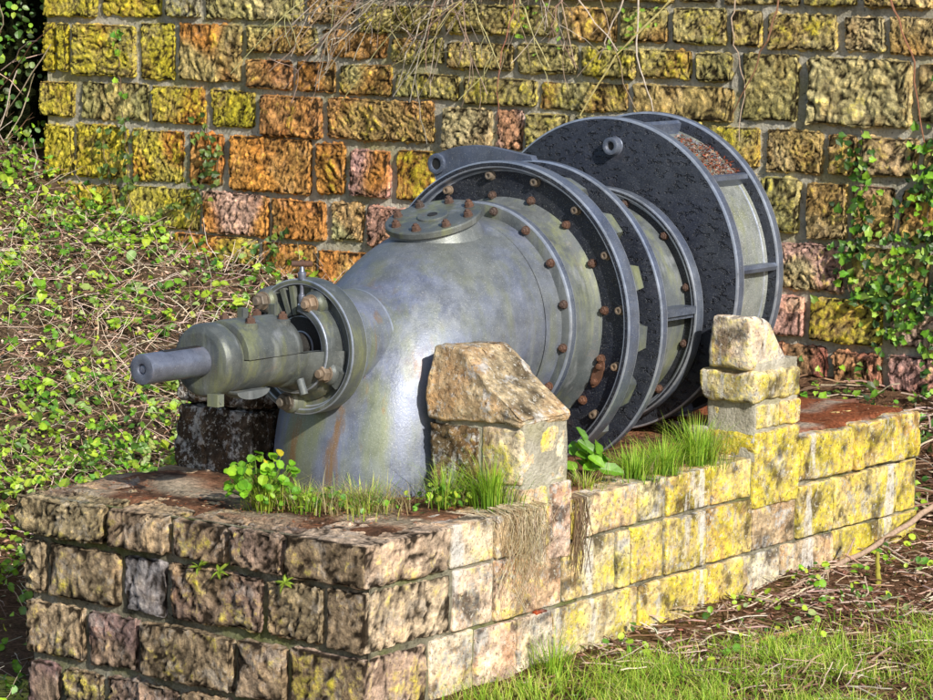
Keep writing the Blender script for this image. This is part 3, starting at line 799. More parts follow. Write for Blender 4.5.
# drum: heavy black disc, barrel, radial webs, open back ring
DZ=1.108
fd=turned('drum_disc',[(2.192,.05),(2.192,.553),(2.238,.553),(2.238,.05)],[M['rim'],M['black']],pump,AY,DZ,144,b=.008)
turned('back_ring',[(2.462,.42),(2.462,.548),(2.502,.548),(2.502,.42)],[M['rim'],M['black']],pump,AY,DZ+.012,144,b=.007)  # black on the front face paints the shade this ring lies in
turned('drum_barrel',[(2.236,.512),(2.25,.500),(2.45,.498),(2.464,.508)],M['barrel'],pump,AY,DZ+.006,120,closed=False,b=.004)
turned('drum_back',[(2.49,.0),(2.49,.43)],M['black'],pump,AY,DZ,64,closed=False,b=0)
for k in range(10):
    a=R(103+36.3*(k if k<6 else k-10)); u=(0,math.cos(a),math.sin(a)); t=(0,-math.sin(a),math.cos(a))
    V,F=prism([(.490,-.013),(.538,-.013),(.546,0),(.538,.013),(.490,.013)],.228,(2.236,AY,DZ+.004),u,t,(1,0,0))
    obj('web',V,F,M['rim'],pump)
V,F=lathe([(2.172,.0),(2.172,.014),(2.160,.017),(2.160,.031),(2.19,.032),(2.194,.036)],.655,1.560,28,b=.003)
st=obj('lifting_stud',V,F,M['rim'],fd,35)
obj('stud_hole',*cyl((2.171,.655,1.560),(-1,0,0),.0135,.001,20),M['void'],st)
# bed of fallen red-brown needles caught in the upper pocket of the drum
lb=MB(); lr=random.Random(5)
for i in range(900):
    a=R(106+31*lr.random()**.6); t=(math.degrees(a)-106)/31
    r=.507+lr.uniform(.2,1)*.034*t; x=lr.uniform(2.25,2.45)
    p=Vector((x,AY+r*math.cos(a),DZ+r*math.sin(a))); d=Vector((lr.uniform(-1,1),lr.uniform(-1,1),lr.uniform(-.6,.6)))*.011
    w=Vector((lr.uniform(-1,1),lr.uniform(-1,1),lr.uniform(-.3,.3)))*.0045
    n0=len(lb.V); lb.V+= [tuple(p-d),tuple(p+w),tuple(p+d),tuple(p-w)]; lb.F.append((n0,n0+1,n0+2,n0+3))
    c=jit(lr.choice([(.34,.075,.035),(.26,.07,.035),(.32,.17,.11),(.42,.30,.22),(.20,.07,.04)]),.25,lr); lb.A.setdefault('tint',[]).extend([c]*4)
tag(lb.build('fallen_needles',M['litter'],None),'red brown needles and dead leaves caught in the top pocket of the drum','leaf litter',kind='stuff')

# ------------------------------------------------------------------ vegetation
def leaf(mb,p,nrm,ang,L,W,col,kind='ovate',cup=.15):
    n_=Vector(nrm).normalized(); t=n_.orthogonal().normalized(); t=Matrix.Rotation(ang,3,n_)@t; s=n_.cross(t); p=Vector(p)
    if kind=='ovate': pr=[(0,0),(.25,.42),(.6,.40),(1,0),(.6,-.40),(.25,-.42)]
    elif kind=='ivy': pr=[(0,.04),(-.08,.36),(.20,.44),(.38,.50),(.58,.28),(1,0),(.58,-.28),(.38,-.50),(.20,-.44),(-.08,-.36)]
    elif kind=='broad': pr=[(.5-.5*math.cos(PI*i/9),(.46+.05*math.sin(i*4.1))*math.sin(PI*(i/9)**.8)) for i in range(10)]+[(.5-.5*math.cos(PI*i/9),-(.46+.05*math.cos(i*3.7))*math.sin(PI*(i/9)**.8)) for i in range(8,0,-1)]
    else: pr=[(0,0),(.1,.35),(.45,.55),(.85,.38),(1,0),(.85,-.38),(.45,-.55),(.1,-.35)]
    b=len(mb.V)
    mb.V.append(tuple(p+t*L*.45-n_*cup*W*.3))
    for a,q_ in pr:
        mb.V.append(tuple(p+t*a*L+s*q_*W+n_*(abs(q_)*W*cup*1.2-(a-.4)**2*L*.25)))
    k=len(pr)
    for i in range(k): mb.F.append((b,b+1+i,b+1+(i+1)%k))
    A=mb.A.setdefault('tint',[]); A.append(tuple(x*1.25 for x in col)); A.extend([col]*k)
def rand_n(rg,up=1.0,cam=.5): 
    return Vector((rg.gauss(0,.55)-.35*cam,rg.gauss(0,.55)-.5*cam,rg.uniform(.2,1)*up+.2))
GREENS=[(.20,.42,.03),(.13,.32,.03),(.34,.52,.04),(.05,.14,.02),(.34,.46,.18),(.44,.58,.06),(.10,.24,.03)]
def strand(rg,p0,d,L,n=5,droop=.0,curl=.35):
    pts=[Vector(p0)]; d=Vector(d).normalized()
    for i in range(n):
        d=(d+Vector((rg.gauss(0,curl),rg.gauss(0,curl),rg.gauss(0,curl*.8)-droop))*.5).normalized()
        pts.append(pts[-1]+d*L/n)
    return pts
TW=[(.64,.49,.37),(.46,.32,.23),(.74,.63,.49),(.30,.18,.12),(.60,.44,.37),(.20,.11,.065)]
# bank: tangle of dead stems, dead leaves and bramble leaves (nobody could count them)
def on_bank(rg):
    while True:
        x=rg.uniform(-.2,4.16); y=rg.uniform(1.4,6.6)
        z=gh(x,y)
        if z<-.08: 
            if rg.random()<.85: continue
        # only what lies inside or near the view
        s=y-1.33*x   # lines of sight run roughly along this direction
        if s>2.6 or (x>3.2 and y<2.2 and False): continue
        return x,y,z
br=random.Random(11)
tw=MB()
for i in range(7000):
    x,y,z=on_bank(br)
    L=br.uniform(.05,.26); a=br.uniform(0,2*PI)
    p=(x,y,z+br.uniform(0,.05))
    pts=strand(br,p,(math.cos(a),math.sin(a),br.uniform(-.1,1.0)),L,4,.14,.45)
    pts=[Vector((q_.x,q_.y,max(q_.z,gh(q_.x,q_.y,False)+.005))) for q_ in pts]
    r0=br.uniform(.0011,.0026); tube(tw,pts,lambda t:r0*(1-.6*t),3,jit(br.choice(TW),.25,br))
tag(tw.build('dead_stems',M['twig'],None),'tangle of dry brown stems covering the bank','dry stems',kind='stuff')
dl=MB()
for i in range(11000):
    x,y,z=on_bank(br); L=br.uniform(.010,.030)
    leaf(dl,(x,y,z+br.uniform(0,.03)),rand_n(br,1,.2),br.uniform(0,6.3),L,L*.5,jit(br.choice([(.42,.26,.16),(.58,.42,.28),(.24,.13,.08),(.70,.56,.40),(.48,.31,.24)]),.3,br),'ovate',.4)
tag(dl.build('dead_leaves',M['litter'],None),'brown dead leaves strewn among the stems on the bank','leaf litter',kind='stuff')
bl=MB(); cnt=0
while cnt<17000:
    x,y,z=on_bank(br)
    dens=noise.noise(Vector((x*1.6,y*1.6,20)))+.55*noise.noise(Vector((x*4.2,y*4.2,9)))
    # thick near the ditch and near the wall's end, thin across the middle
    dens+= .60*sstep(.36,.10,z)+.35*sstep(.75,1.1,z)
    if dens<br.uniform(-.45,.62): continue
    hgt=br.uniform(.0,.17)*br.random()*(1+sstep(.35,.05,z))+.015
    k=3 if br.random()<.55 else 1
    bright=sstep(-.3,.6,noise.noise(Vector((x*3,y*3,31))))
    base=br.choice(GREENS); a0=br.uniform(0,6.3)
    big=1.0 if br.random()<.85 else 1.6
    for q_ in range(k):
        L=br.uniform(.013,.036)*big
        leaf(bl,(x+br.gauss(0,.006),y+br.gauss(0,.006),z+hgt),rand_n(br,1,.7),a0+q_*2.1,L,L*br.uniform(.7,.95),jit(mixc(base,(.42,.50,.04),bright*.35),.25,br),br.choice(['ovate','ovate','round','ivy']))
        cnt+=1
tag(bl.build('bramble_leaves',M['leaf'],None),'green and yellow bramble and ivy leaves scattered over the bank','ground cover',kind='stuff')

# dark bramble bush at the wall's far end
bb=thing('bramble_bush',(4.2,5.75,1.0),'dark leafy bramble bush beyond the lichen-yellow end of the wall','bush')
V=[];F=[]
nu,nv=36,24
for i in range(nu):
    for j in range(nv+1):
        a=2*PI*i/nu; b=PI*j/nv
        d=Vector((math.sin(b)*math.cos(a),math.sin(b)*math.sin(a),math.cos(b)))
        r=1+.25*noise.noise(d*2.2+Vector((4,4,4)))+.12*noise.noise(d*6)
        V.append((4.35+.45*d.x*r,5.98+.50*d.y*r,1.65+.95*d.z*r))
for i in range(nu):
    for j in range(nv):
        k=(i+1)%nu; F.append((i*(nv+1)+j,i*(nv+1)+j+1,k*(nv+1)+j+1,k*(nv+1)+j))
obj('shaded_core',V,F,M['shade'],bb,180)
lm=MB(); bs=MB()
for i in range(5200):
    a=br.uniform(0,2*PI); b=math.acos(br.uniform(-1,1)); d=Vector((math.sin(b)*math.cos(a),math.sin(b)*math.sin(a),math.cos(b)))
    if d.x>.25 or d.y>.55: continue
    r=1+.25*noise.noise(d*2.2+Vector((4,4,4)))+br.uniform(.0,.25)
    p=Vector((4.35+.45*d.x*r,5.98+.50*d.y*r,1.65+.95*d.z*r))
    if p.x>4.10 and p.y<5.42: continue
    L=br.uniform(.018,.042)
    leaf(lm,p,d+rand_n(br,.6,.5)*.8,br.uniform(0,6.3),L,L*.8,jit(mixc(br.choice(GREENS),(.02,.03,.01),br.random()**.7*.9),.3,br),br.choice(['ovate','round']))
for i in range(45):
    p=(br.uniform(3.9,4.15),br.uniform(5.45,6.2),br.uniform(1.0,1.7))
    tube(bs,strand(br,p,(br.uniform(-.4,.2),br.uniform(-1,.3),br.uniform(.2,1)),br.uniform(.3,.8),7,.12,.3),.0028,4,jit(br.choice(TW),.2,br))
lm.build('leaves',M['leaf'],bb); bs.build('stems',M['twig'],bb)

# climbing ivy
def ivy(name,strands,label,nl,col,spread,size,wx=WX-.055,cat='ivy'):
    t=thing(name,(wx,strands[0][0][0],strands[0][0][1]),label,cat,'ivy climbing the wall')
    st=MB(); lf=MB(); rg=random.Random(len(label)*3+nl)
    for s in strands:
        pts=[Vector((wx+rg.uniform(-.006,.006),a,b)) for a,b in s]
        fine=[]
        for i in range(len(pts)-1):
            for k in range(5): fine.append(pts[i].lerp(pts[i+1],k/5)+Vector((rg.uniform(-.004,.004),rg.gauss(0,.008),rg.gauss(0,.008))))
        fine.append(pts[-1]); tube(st,fine,.003,4,jit((.20,.13,.08),.2,rg))
        seg=[(fine[i+1]-fine[i]).length for i in range(len(fine)-1)]; tot=sum(seg)
        for k in range(int(nl*tot)):
            j=rg.choices(range(len(seg)),seg)[0]; p=fine[j].lerp(fine[j+1],rg.random())
            p=p+Vector((-.01-abs(rg.gauss(0,.022)),rg.gauss(0,spread),rg.gauss(0,spread)))
            L=rg.uniform(.6,1.25)*size
            leaf(lf,p,Vector((-1,-.35+rg.gauss(0,.45),.35+rg.gauss(0,.4))),rg.uniform(-.9,.9)+PI*rg.choice([0,.5,1,.7]),L,L*.85,jit(mixc(rg.choice(col),(.02,.05,.012),max(0,rg.gauss(0,.3))),.2,rg),'ivy')
    st.build('stems',M['twig'],t); lf.build('leaves',M['leaf'],t)
BR=[(.16,.36,.03),(.24,.46,.03),(.07,.18,.025),(.34,.52,.07),(.03,.08,.015),(.05,.12,.02)]
ivy('climbing_ivy',[[(.79,1.54),(.80,1.4),(.76,1.25),(.75,1.1),(.72,.95),(.70,.80)],[(.44,1.55),(.5,1.35),(.46,1.15),(.52,.95),(.50,.75)],[(.62,1.20),(.58,1.0),(.66,.85),(.60,.66)],[(.36,1.75),(.40,1.4),(.38,1.0),(.42,.6)],[(.78,1.1),(.86,.98),(.80,.85)],[(.24,1.3),(.3,1.0),(.3,.6)],[(.56,1.05),(.5,.9),(.60,.75)]],
    'bright green ivy climbing the wall to the right of the black drum',125,BR,.042,.036)
DK=[(.10,.17,.03),(.16,.22,.04),(.07,.12,.025),(.22,.28,.04)]
ivy('climbing_ivy',[[(4.296,1.478),(4.264,1.246),(4.33,1.12),(4.40,1.05),(4.612,.944)],[(4.20,1.30),(4.24,1.15),(4.36,.98)]],
    'straggling ivy strand crossing the orange and yellow stones, the longest on that side',62,DK,.024,.034)
ivy('climbing_ivy',[[(4.83,1.45),(4.80,1.26),(4.774,.93)],[(4.95,1.30),(4.90,1.0)]],'short sparse ivy low on the yellow end of the wall, against the bank',70,DK,.028,.034)
ivy('climbing_ivy',[[(3.80,.95),(3.86,.84),(3.911,.68)],[(3.84,.86),(3.98,.74)]],'small dark ivy sprig between orange stones just above the shaft end',75,DK,.020,.032)
ivy('climbing_ivy',[[(4.86,1.85),(4.84,1.79),(4.85,1.66)],[(4.87,1.62),(4.82,1.5)]],'few pale leaves hanging on the topmost lichen-yellow stones',34,GREENS[:3],.012,.036)
# ivy and weeds trailing over the ground at the foot of the wall
gi=thing('trailing_ivy',(3.9,.6,.5),'ivy and dry stems trailing over the ground behind the raised end of the plinth','ivy')
lf=MB(); st=MB(); rg=random.Random(77)
for i in range(620):
    x=rg.uniform(3.3,4.15); y=rg.uniform(-.3,1.35)
    if rg.random()>.35+.65*sstep(3.5,4.1,x): continue
    L=rg.uniform(.022,.045)
    leaf(lf,(x,y,gh(x,y)+rg.uniform(.0,.10)),rand_n(rg,.8,.9),rg.uniform(0,6.3),L,L*.85,jit(rg.choice(BR+DK),.25,rg),'ivy')
for i in range(110):
    x=rg.uniform(3.3,4.1); y=rg.uniform(-.3,1.3); a=rg.uniform(0,6.3)
    tube(st,strand(rg,(x,y,gh(x,y)+rg.uniform(.01,.06)),(math.cos(a),math.sin(a),rg.uniform(-.1,.3)),rg.uniform(.15,.6),5,.1,.3),rg.uniform(.002,.005),4,jit(rg.choice(TW),.2,rg))
lf.build('leaves',M['leaf'],gi); st.build('stems',M['twig'],gi)

# dead bramble hanging over the top of the wall
db=thing('dead_bramble',(4.1,2.6,2.2),'mass of bleached leafless bramble stems spilling over the top of the wall','bramble')
st=MB(); rg=random.Random(42)
def bez(a,b,c,n=10): return [a.lerp(b,i/n).lerp(b.lerp(c,i/n),i/n) for i in range(n+1)]
for i in range(46):
    a=Vector((rg.uniform(3.98,4.2),rg.uniform(2.0,3.0),rg.uniform(2.15,2.45)))
    e=Vector((rg.uniform(3.85,4.12),a.y+rg.uniform(.15,1.25),rg.uniform(1.55,2.02)))
    if i%5==0: e.y=a.y+rg.uniform(-.5,.2)
    mid=a.lerp(e,.5)+Vector((-.12,.05,rg.uniform(.02,.16)))
    pts=bez(a,mid,e); r0=rg.uniform(.0022,.0048)
    pts=[p+Vector((0,rg.gauss(0,.006),rg.gauss(0,.006))) for p in pts]
    col=jit(rg.choice([(.52,.44,.36),(.44,.33,.25),(.58,.52,.42),(.38,.26,.19),(.55,.50,.24)]),.15,rg)
    tube(st,pts,lambda t:r0*(1-.5*t),4,col)
    for k in range(rg.randrange(2,7)):
        j=rg.randrange(3,10); d=Vector((rg.uniform(-.2,.2),rg.uniform(-.5,1),rg.uniform(-1,.2)))
        tube(st,strand(rg,pts[j],d,rg.uniform(.06,.32),5,.1,.35),r0*.55,3,col)
st.build('stems',M['twig'],db)
lf=MB()
for y,z in ((2.35,2.02),(2.4,1.97),(2.3,1.9),(1.93,1.97),(1.88,1.92),(1.8,1.95),(1.95,1.84),(2.45,1.86)):
    for k in range(5):
        L=rg.uniform(.02,.035); leaf(lf,(4.12,y+rg.gauss(0,.03),z+rg.gauss(0,.03)),(-1,-.4,.5),rg.uniform(0,6),L,L*.6,jit((.22,.36,.04),.2,rg))
lf.build('leaves',M['leaf'],db)
HANG=[([(1.66,2.2),(1.709,2.029),(1.95,1.798),(2.13,1.543)],.0062,(.60,.52,.22),'thick pale yellow stem slanting down to the black drum'),
 ([(1.87,2.2),(1.859,2.034),(1.839,1.802),(1.80,1.68),(1.774,1.56)],.004,(.58,.50,.42),'pale thin stem hanging straight behind the top of the black drum'),
 ([(1.88,2.2),(1.935,2.033),(2.008,1.851),(2.04,1.78)],.0042,(.50,.42,.34),'short grey stem hanging just left of the thick yellow one'),
 ([(2.48,2.2),(2.511,1.966),(2.556,1.746),(2.575,1.50)],.0036,(.34,.15,.10),'reddish stem hanging straight down the middle of the wall'),
 ([(1.39,2.2),(1.382,2.043),(1.379,1.946),(1.347,1.832),(1.337,1.714),(1.33,1.469)],.0034,(.44,.33,.24),'long thin tan stem hanging beside the drum down to its back ring'),
 ([(1.15,2.2),(1.17,2.047),(1.208,1.881),(1.301,1.703),(1.382,1.582)],.0048,(.26,.14,.08),'dark brown stem slanting left across the upper stones'),
 ([(.69,2.2),(.661,2.057),(.604,1.972),(.536,1.816),(.49,1.50)],.0052,(.30,.14,.08),'thick red brown stem bowed down at the right edge of the wall')]
for pts,r0,c,lb_ in HANG:
    m=MB(); P=[Vector((4.10+.02*math.sin(i*2),a,b)) for i,(a,b) in enumerate(pts)]
    fine=[]
    for i in range(len(P)-1):
        for k in range(4): fine.append(P[i].lerp(P[i+1],k/4)+Vector((0,rg.gauss(0,.005),0)))
    fine.append(P[-1]); tube(m,fine,lambda t:r0*(1-.45*t),5,c)
    tag(m.build('hanging_stem',M['twig'],None),lb_,'stem','stems hanging over the wall')

# grass
def blade(mb,p,d,h,w,c0,c1,rg,bend=.5):
    p=Vector(p); d=Vector(d); s=Vector((d.y,-d.x,0)); s=s.normalized() if s.length>1e-6 else Vector((1,0,0))
    b=len(mb.V); n=3
    for i in range(n+1):
        t=i/n; q_=p+Vector((0,0,h*t*(1-.25*bend*t)))+d*(h*bend*t*t)
        ww=w*(1-t)**.7*.5
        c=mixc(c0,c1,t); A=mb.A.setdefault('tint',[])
        if i<n: mb.V+= [tuple(q_-s*ww),tuple(q_+s*ww)]; A+=[c,c]
        else: mb.V.append(tuple(q_)); A.append(c)
    for i in range(n-1): mb.F.append((b+2*i,b+2*i+1,b+2*i+3,b+2*i+2))
    mb.F.append((b+2*n-2,b+2*n-1,b+2*n))
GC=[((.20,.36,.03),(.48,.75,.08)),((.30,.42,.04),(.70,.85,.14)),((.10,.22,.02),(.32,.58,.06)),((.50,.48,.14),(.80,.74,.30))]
STR=[((.40,.32,.16),(.62,.54,.34)),((.30,.22,.10),(.52,.44,.26))]
def gline(x): 
    P=[(-2,.3),(.5,-.05),(.86,-.22),(1.34,-.29),(1.67,-.46),(2.09,-.72),(3.0,-1.3),(6,-3)]
    for (a,b),(c,d) in zip(P[:-1],P[1:]):
        if a<=x<=c: return lerp(b,d,(x-a)/(c-a))
    return -3
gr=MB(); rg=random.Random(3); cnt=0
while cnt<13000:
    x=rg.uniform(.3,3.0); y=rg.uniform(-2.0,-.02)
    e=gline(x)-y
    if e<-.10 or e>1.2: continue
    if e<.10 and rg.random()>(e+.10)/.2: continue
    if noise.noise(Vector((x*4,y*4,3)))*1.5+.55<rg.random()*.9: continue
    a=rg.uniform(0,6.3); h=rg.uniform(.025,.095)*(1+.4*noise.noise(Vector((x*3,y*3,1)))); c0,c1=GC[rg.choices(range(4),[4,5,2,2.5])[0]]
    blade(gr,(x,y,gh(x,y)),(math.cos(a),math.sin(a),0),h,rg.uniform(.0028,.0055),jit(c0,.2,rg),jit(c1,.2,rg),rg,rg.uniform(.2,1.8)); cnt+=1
tag(gr.build('grass',M['grass'],None),'bright green grass growing in front of the plinth','grass',kind='stuff')
# litter of bark, needles and sticks between the grass and the plinth
lt=MB(); cnt=0
while cnt<17000:
    x=rg.uniform(.6,4.1); y=rg.uniform(-1.6,1.1)
    if x<3.27 and y>-.005: continue
    if y-gline(x)<-.95: continue
    z=gh(x,y)+rg.uniform(0,.018); L=rg.uniform(.012,.06); a=rg.uniform(0,6.3); w=rg.uniform(.0015,.006)
    d=Vector((math.cos(a),math.sin(a),rg.uniform(-.25,.25)))*L*.5; s=Vector((-d.y,d.x,rg.uniform(-.3,.3)*L)).normalized()*w
    p=Vector((x,y,z)); b=len(lt.V)
    lt.V+=[tuple(p-d-s*.5),tuple(p+s),tuple(p+d+s*.4),tuple(p-s)]; lt.F.append((b,b+1,b+2,b+3))
    c=jit(rg.choice([(.36,.17,.11),(.14,.065,.04),(.44,.25,.16),(.22,.12,.08),(.66,.54,.40),(.34,.17,.13),(.10,.05,.03)]),.3,rg); lt.A.setdefault('tint',[]).extend([c]*4); cnt+=1
for i in range(2200):
    x=rg.uniform(.9,4.0); y=rg.uniform(-1.0,.8)
    if (x<3.28 and y>-.03) or y-gline(x)<-.8: continue
    a=rg.uniform(0,6.3)
    tube(lt,strand(rg,(x,y,gh(x,y)+rg.uniform(.005,.03)),(math.cos(a),math.sin(a),rg.uniform(-.05,.2)),rg.uniform(.03,.17),4,.08,.3),rg.uniform(.0012,.003),4,jit(rg.choice(TW),.25,rg))
tag(lt.build('leaf_litter',M['litter'],None),'brown litter of needles, bark and sticks beside the plinth','leaf litter',kind='stuff')
wl=MB()
for i in range(1500):
    x=rg.uniform(.9,4.0); y=rg.uniform(-1.0,.8)
    if (x<3.28 and y>-.03) or y-gline(x)<-.3: continue
    if noise.noise(Vector((x*4,y*4,7)))<-.05: continue
    L=rg.uniform(.012,.032); leaf(wl,(x,y,gh(x,y)+rg.uniform(.01,.05)),rand_n(rg,1,.6),rg.uniform(0,6),L,L*.8,jit(rg.choice(GREENS),.25,rg),'round')
tag(wl.build('seedling_weeds',M['leaf'],None),'tiny green weeds sprouting through the litter','weeds',kind='stuff')
# needles and dead leaves on the plinth's top
nl=MB()
for i in range(5200):
    if i%4==0: x=rg.uniform(2.40,3.23); y=rg.uniform(.03,1.35); z=.593; 
    else:
        x=rg.uniform(.05,2.3); y=rg.uniform(.04,1.34); z=top_h(x,y)+.010 if x>.3 else .556
        if noise.noise(Vector((x*4,y*4,41)))<-.12 and x<.7: continue
    L=rg.uniform(.008,.03); a=rg.uniform(0,6.3); p=Vector((x,y,z+rg.uniform(-.003,.006)))
    d=Vector((math.cos(a),math.sin(a),rg.uniform(-.12,.12)))*L*.5; s=Vector((-d.y,d.x,0)).normalized()*rg.uniform(.001,.004); b=len(nl.V)
    nl.V+=[tuple(p-d),tuple(p+s),tuple(p+d),tuple(p-s)]; nl.F.append((b,b+1,b+2,b+3))
    nl.A.setdefault('tint',[]).extend([jit(rg.choice([(.42,.13,.05),(.30,.10,.045),(.50,.20,.09),(.46,.33,.2),(.18,.07,.04)]),.25,rg)]*4)
tag(nl.build('fallen_needles',M['litter'],None),'rust coloured needles lying on the flat top of the plinth','leaf litter',kind='stuff')

def tuft(name,x,y,z,n,rad,hmin,hmax,label,cols,cat='grass tuft',lean=(0,0),straw=0,weeds=0):
    t=thing(name,(x,y,z),label,cat,'grass tufts around the plinth'); m=MB(); rg=random.Random(int(x*991+y*77)+n)
    for i in range(int(n*1.8)):
        a=rg.uniform(0,6.3); rr_=rad*abs(rg.gauss(0,.6)); px,py=x+rr_*math.cos(a),y+rr_*math.sin(a)
        c0,c1=rg.choice(cols); h=rg.uniform(hmin,hmax)
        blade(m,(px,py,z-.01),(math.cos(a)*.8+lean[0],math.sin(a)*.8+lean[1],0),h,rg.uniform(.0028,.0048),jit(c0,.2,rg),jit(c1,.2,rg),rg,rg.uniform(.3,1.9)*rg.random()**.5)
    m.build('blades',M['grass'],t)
    if straw:
        m=MB()
        for i in range(straw):
            a=rg.uniform(0,6.3); rr_=rad*1.1*abs(rg.gauss(0,.6)); b_=rg.uniform(0,6.3); c0,c1=rg.choice(STR)
            blade(m,(x+rr_*math.cos(a),y+rr_*math.sin(a),z),(math.cos(b_),math.sin(b_),0),rg.uniform(.05,.12),rg.uniform(.0018,.0034),jit(c0,.2,rg),jit(c1,.2,rg),rg,rg.uniform(.6,1.5))
        m.build('dead_blades',M['grass'],t)
    if weeds:
        m=MB()
        for i in range(weeds):
            a=rg.uniform(0,6.3); rr_=rad*1.1*abs(rg.gauss(0,.7)); L=rg.uniform(.012,.026)
            leaf(m,(x+rr_*math.cos(a),y+rr_*math.sin(a),z+rg.uniform(.005,.045)),rand_n(rg,1,.7),rg.uniform(0,6),L,L*.8,jit(rg.choice(GREENS),.2,rg),'round')
        m.build('leaves',M['leaf'],t)
    return t
G3=GC[:3]
tuft('grass_tuft',.745,.10,.55,200,.085,.10,.22,'tall dense green grass tuft leaning on the left of the front stone pier',G3,straw=30)
tuft('grass_tuft',.665,.22,.55,70,.06,.06,.17,'small leafy weed and grass clump between the elbow casing and the front pier',G3,weeds=90,straw=30)
tuft('grass_tuft',.45,.36,.548,110,.14,.05,.12,'wide straw coloured tuft sprawling at the foot of the elbow casing',GC[1:],straw=340,weeds=60)
tuft('grass_tuft',.33,.50,.548,90,.08,.05,.12,'low green weedy tuft next to the bright leafy plant',G3,straw=120,weeds=80)
tuft('grass_tuft',1.50,.09,.545,170,.085,.06,.14,'spreading grass tuft below the bolted front ring',G3,straw=40)
tuft('grass_tuft',1.66,.08,.545,170,.09,.07,.15,'grass tuft under the rear ring, the middle one of three in that row',G3,straw=40)
tuft('grass_tuft',1.87,.08,.545,230,.09,.08,.20,'tall bright grass tuft against the yellow pier under the drum',G3,straw=40)
tuft('grass_tuft',1.22,.08,.545,40,.07,.04,.09,'thin short grass on the ledge beside the dock leaves',GC,straw=30)
tuft('grass_tuft',.80,-.10,.03,70,.10,.08,.20,'long thin grass standing against the bottom stones near the corner',G3)
# dry grass hanging down the plinth face
hg=thing('hanging_dry_grass',(.74,-.02,.55),'bundle of bleached dry grass hanging down the plinth below the front pier','dry grass','dry grass hanging on the plinth')
m=MB(); rg=random.Random(8)
for i in range(130):
    x=rg.gauss(.735,.055); y=rg.uniform(.0,.05)
    p=Vector((x,y,.56)); pts=[p]
    L=rg.uniform(.12,.34); 
    pts.append(Vector((x+rg.gauss(0,.012),-.03-rg.uniform(0,.02),.56-L*.15+.02)))
    for k in range(1,5): pts.append(Vector((x+rg.gauss(0,.014)+.012*k*rg.uniform(-1,1),-.022-rg.uniform(0,.03),.56-L*k/4)))
    tube(m,pts,lambda t:.0013*(1-.5*t),3,jit(rg.choice([(.62,.54,.36),(.50,.40,.24),(.70,.63,.46),(.42,.31,.18)]),.15,rg))
m.build('dead_blades',M['twig'],hg)
hg=thing('hanging_dry_grass',(1.06,-.02,.53),'thin dark withered stems hanging on the plinth just right of the front pier','dry grass','dry grass hanging on the plinth')
m=MB()
for i in range(36):
    x=1.06+rg.gauss(0,.02); L=rg.uniform(.10,.26); sl=rg.uniform(-.25,.02)
    pts=[Vector((x,.02,.55))]+[Vector((x+sl*L*k/4+rg.gauss(0,.005),-.018-rg.uniform(0,.02),.545-L*k/4)) for k in range(5)]
    tube(m,pts,.0016,3,jit(rg.choice([(.30,.22,.14),(.20,.13,.08),(.48,.40,.26)]),.2,rg))
m.build('dead_blades',M['twig'],hg)
# leafy plants
def leafy(name,x,y,z,label,n,L0,h,cols,kind,rad,yellow=0):
    t=thing(name,(x,y,z),label,'plant'); m=MB(); s=MB(); rg=random.Random(int(x*500)+n)
    for i in range(n):
        a=rg.uniform(0,6.3); rr_=rad*math.sqrt(rg.random()); hh=h*rg.uniform(.25,1)*(1-.35*rr_/rad)
        p=Vector((x+rr_*math.cos(a),y+rr_*math.sin(a),z+hh))
        L=L0*rg.uniform(.6,1.15); c=rg.choice(cols)
        if yellow and hh>h*.72 and rg.random()<yellow: c=(.62,.52,.03)
        leaf(m,p,Vector((math.cos(a)*.45-.35+rg.gauss(0,.25),math.sin(a)*.45-.5+rg.gauss(0,.25),.75)),a+rg.gauss(0,.4),L,L*(.62 if kind=='broad' else .85),jit(c,.18,rg),kind,.25)
        tube(s,[(x+.2*(p.x-x),y+.2*(p.y-y),z-.01),(x+.6*(p.x-x),y+.6*(p.y-y),z+hh*.6),tuple(p)],.0013,3,(.12,.18,.03))
    m.build('leaves',M['leaf'],t); s.build('stalks',M['twig'],t)
leafy('leafy_plant',.27,.62,.55,'bright green round leaved plant with yellow tips on the plinth under the bearing',90,.032,.19,[(.20,.42,.02),(.14,.34,.02),(.30,.50,.03)],'round',.10,.35)
tuft('grass_tuft',.26,.60,.55,90,.07,.06,.15,'yellow green grass blades around the round leaved plant',[((.2,.26,.03),(.46,.52,.05)),GC[1]],straw=60)
leafy('dock_plant',1.31,.15,.545,'broad leaved dock plant growing right beside the front stone pier',22,.075,.17,[(.15,.36,.02),(.22,.44,.03),(.12,.28,.02)],'broad',.075)
for (x,y,z),lb_ in zip([(-.018,.62,.405),(-.018,.54,.40),(-.016,.285,.40)],['tiny fern in the short end joint, furthest from the corner','tiny fern in the short end joint, middle of three','tiny fern in the short end joint, nearest the corner']):
    t=thing('small_fern',(x,y,z),lb_,'fern','tiny ferns in the plinth joints'); m=MB(); rg=random.Random(int(y*100))
    for i in range(11):
        L=rg.uniform(.025,.05); leaf(m,(x,y,z),(-.6+rg.gauss(0,.3),rg.gauss(0,.5),.8),rg.uniform(0,6.3),L,L*.3,jit((.28,.40,.04),.2,rg),'ovate')
    m.build('fronds',M['leaf'],t)
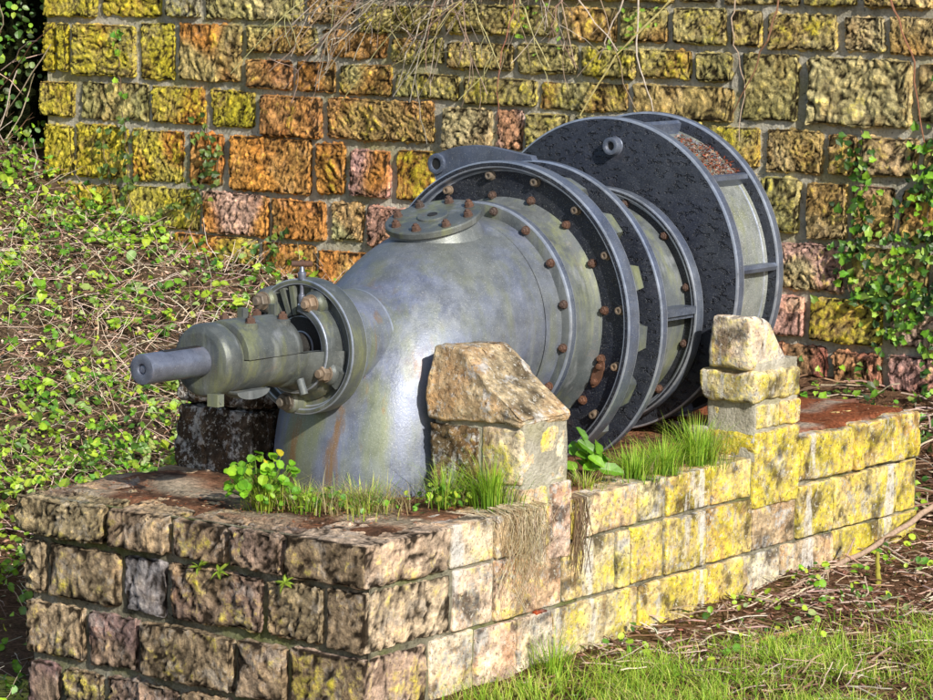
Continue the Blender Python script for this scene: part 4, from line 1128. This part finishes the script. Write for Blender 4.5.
# fallen branches on the ground
def branch(name,pts,r0,col,label,tw=0):
    m=MB(); rg=random.Random(len(label)); P=[Vector(p) for p in pts]; fine=[]
    for i in range(len(P)-1):
        for k in range(6): fine.append(P[i].lerp(P[i+1],k/6)+Vector((0,rg.gauss(0,.003),rg.gauss(0,.003))))
    fine.append(P[-1]); tube(m,fine,lambda t:r0*(1-.45*t),8,col)
    for i in range(tw):
        j=rg.randrange(3,len(fine)-2); tube(m,strand(rg,fine[j],(rg.uniform(-1,1),rg.uniform(-.6,.1),rg.uniform(.1,.6)),rg.uniform(.08,.2),4,.1,.2),r0*.3,5,col)
    tag(m.build(name,M['twig'],None,180),label,'branch','fallen branches and sticks')
branch('fallen_branch',[(3.55,-.12,.33),(3.18,-.11,.235),(2.66,-.10,.135),(2.09,-.12,.085),(1.62,-.25,.045)],.0125,(.42,.30,.22),'long bent bare branch lying along the foot of the plinth',6)
branch('fallen_branch',[(2.44,-.30,.05),(2.44,-.30,.12),(2.43,-.30,.205)],.012,(.36,.33,.06),'short lichen-yellow stick standing upright in the litter')
branch('fallen_branch',[(3.45,-.10,.27),(3.18,-.22,.17),(3.02,-.28,.12)],.013,(.42,.36,.32),'grey broken stick lying across the litter past the plinth end')
branch('fallen_branch',[(1.9,-.42,.06),(1.62,-.42,.07),(1.38,-.38,.055)],.011,(.40,.24,.10),'brown straight stick lying at the edge of the grass')
branch('fallen_branch',[(3.75,.55,.50),(3.75,.85,.47),(3.72,1.02,.47)],.013,(.32,.15,.10),'red brown stick lying under the red stone at the foot of the wall')

# ------------------------------------------------------------------ light, world, camera
sunv=Vector((-.37,-.79,.49)).normalized()
elev=math.asin(sunv.z); az=math.atan2(sunv.x,sunv.y)
L=bpy.data.lights.new('sun','SUN'); L.energy=5.0; L.angle=R(.5); L.color=(1,.95,.86)
so=link(bpy.data.objects.new('sun',L)); so.location=(-6,-10,8); so.rotation_euler=(-sunv).to_track_quat('-Z','Y').to_euler()
w=bpy.data.worlds.new('World'); scene.world=w; w.use_nodes=True
nt=w.node_tree; nt.nodes.clear()
sky=nt.nodes.new('ShaderNodeTexSky'); sky.sky_type='NISHITA'; sky.sun_disc=False; sky.sun_elevation=elev; sky.sun_rotation=az
bg=nt.nodes.new('ShaderNodeBackground'); bg.inputs['Strength'].default_value=.135
wo=nt.nodes.new('ShaderNodeOutputWorld'); nt.links.new(sky.outputs[0],bg.inputs[0]); nt.links.new(bg.outputs[0],wo.inputs[0])
cam=bpy.data.cameras.new('camera'); co=link(bpy.data.objects.new('camera',cam))
CR=Matrix(((.60151,.09338,-.79339),(-.79877,.08525,-.59556),(.01202,.99197,.12586)))
co.matrix_world=Matrix.Translation((-6.8963,-5.5307,2.2287))@CR.to_4x4()
cam.sensor_width=36; cam.lens=3143.81*36/933; cam.clip_end=500; cam.clip_start=.1
scene.camera=co
scene.view_settings.view_transform='Standard'; scene.view_settings.look='None'; scene.view_settings.exposure=0; scene.view_settings.gamma=1
scene.cycles.max_bounces=6
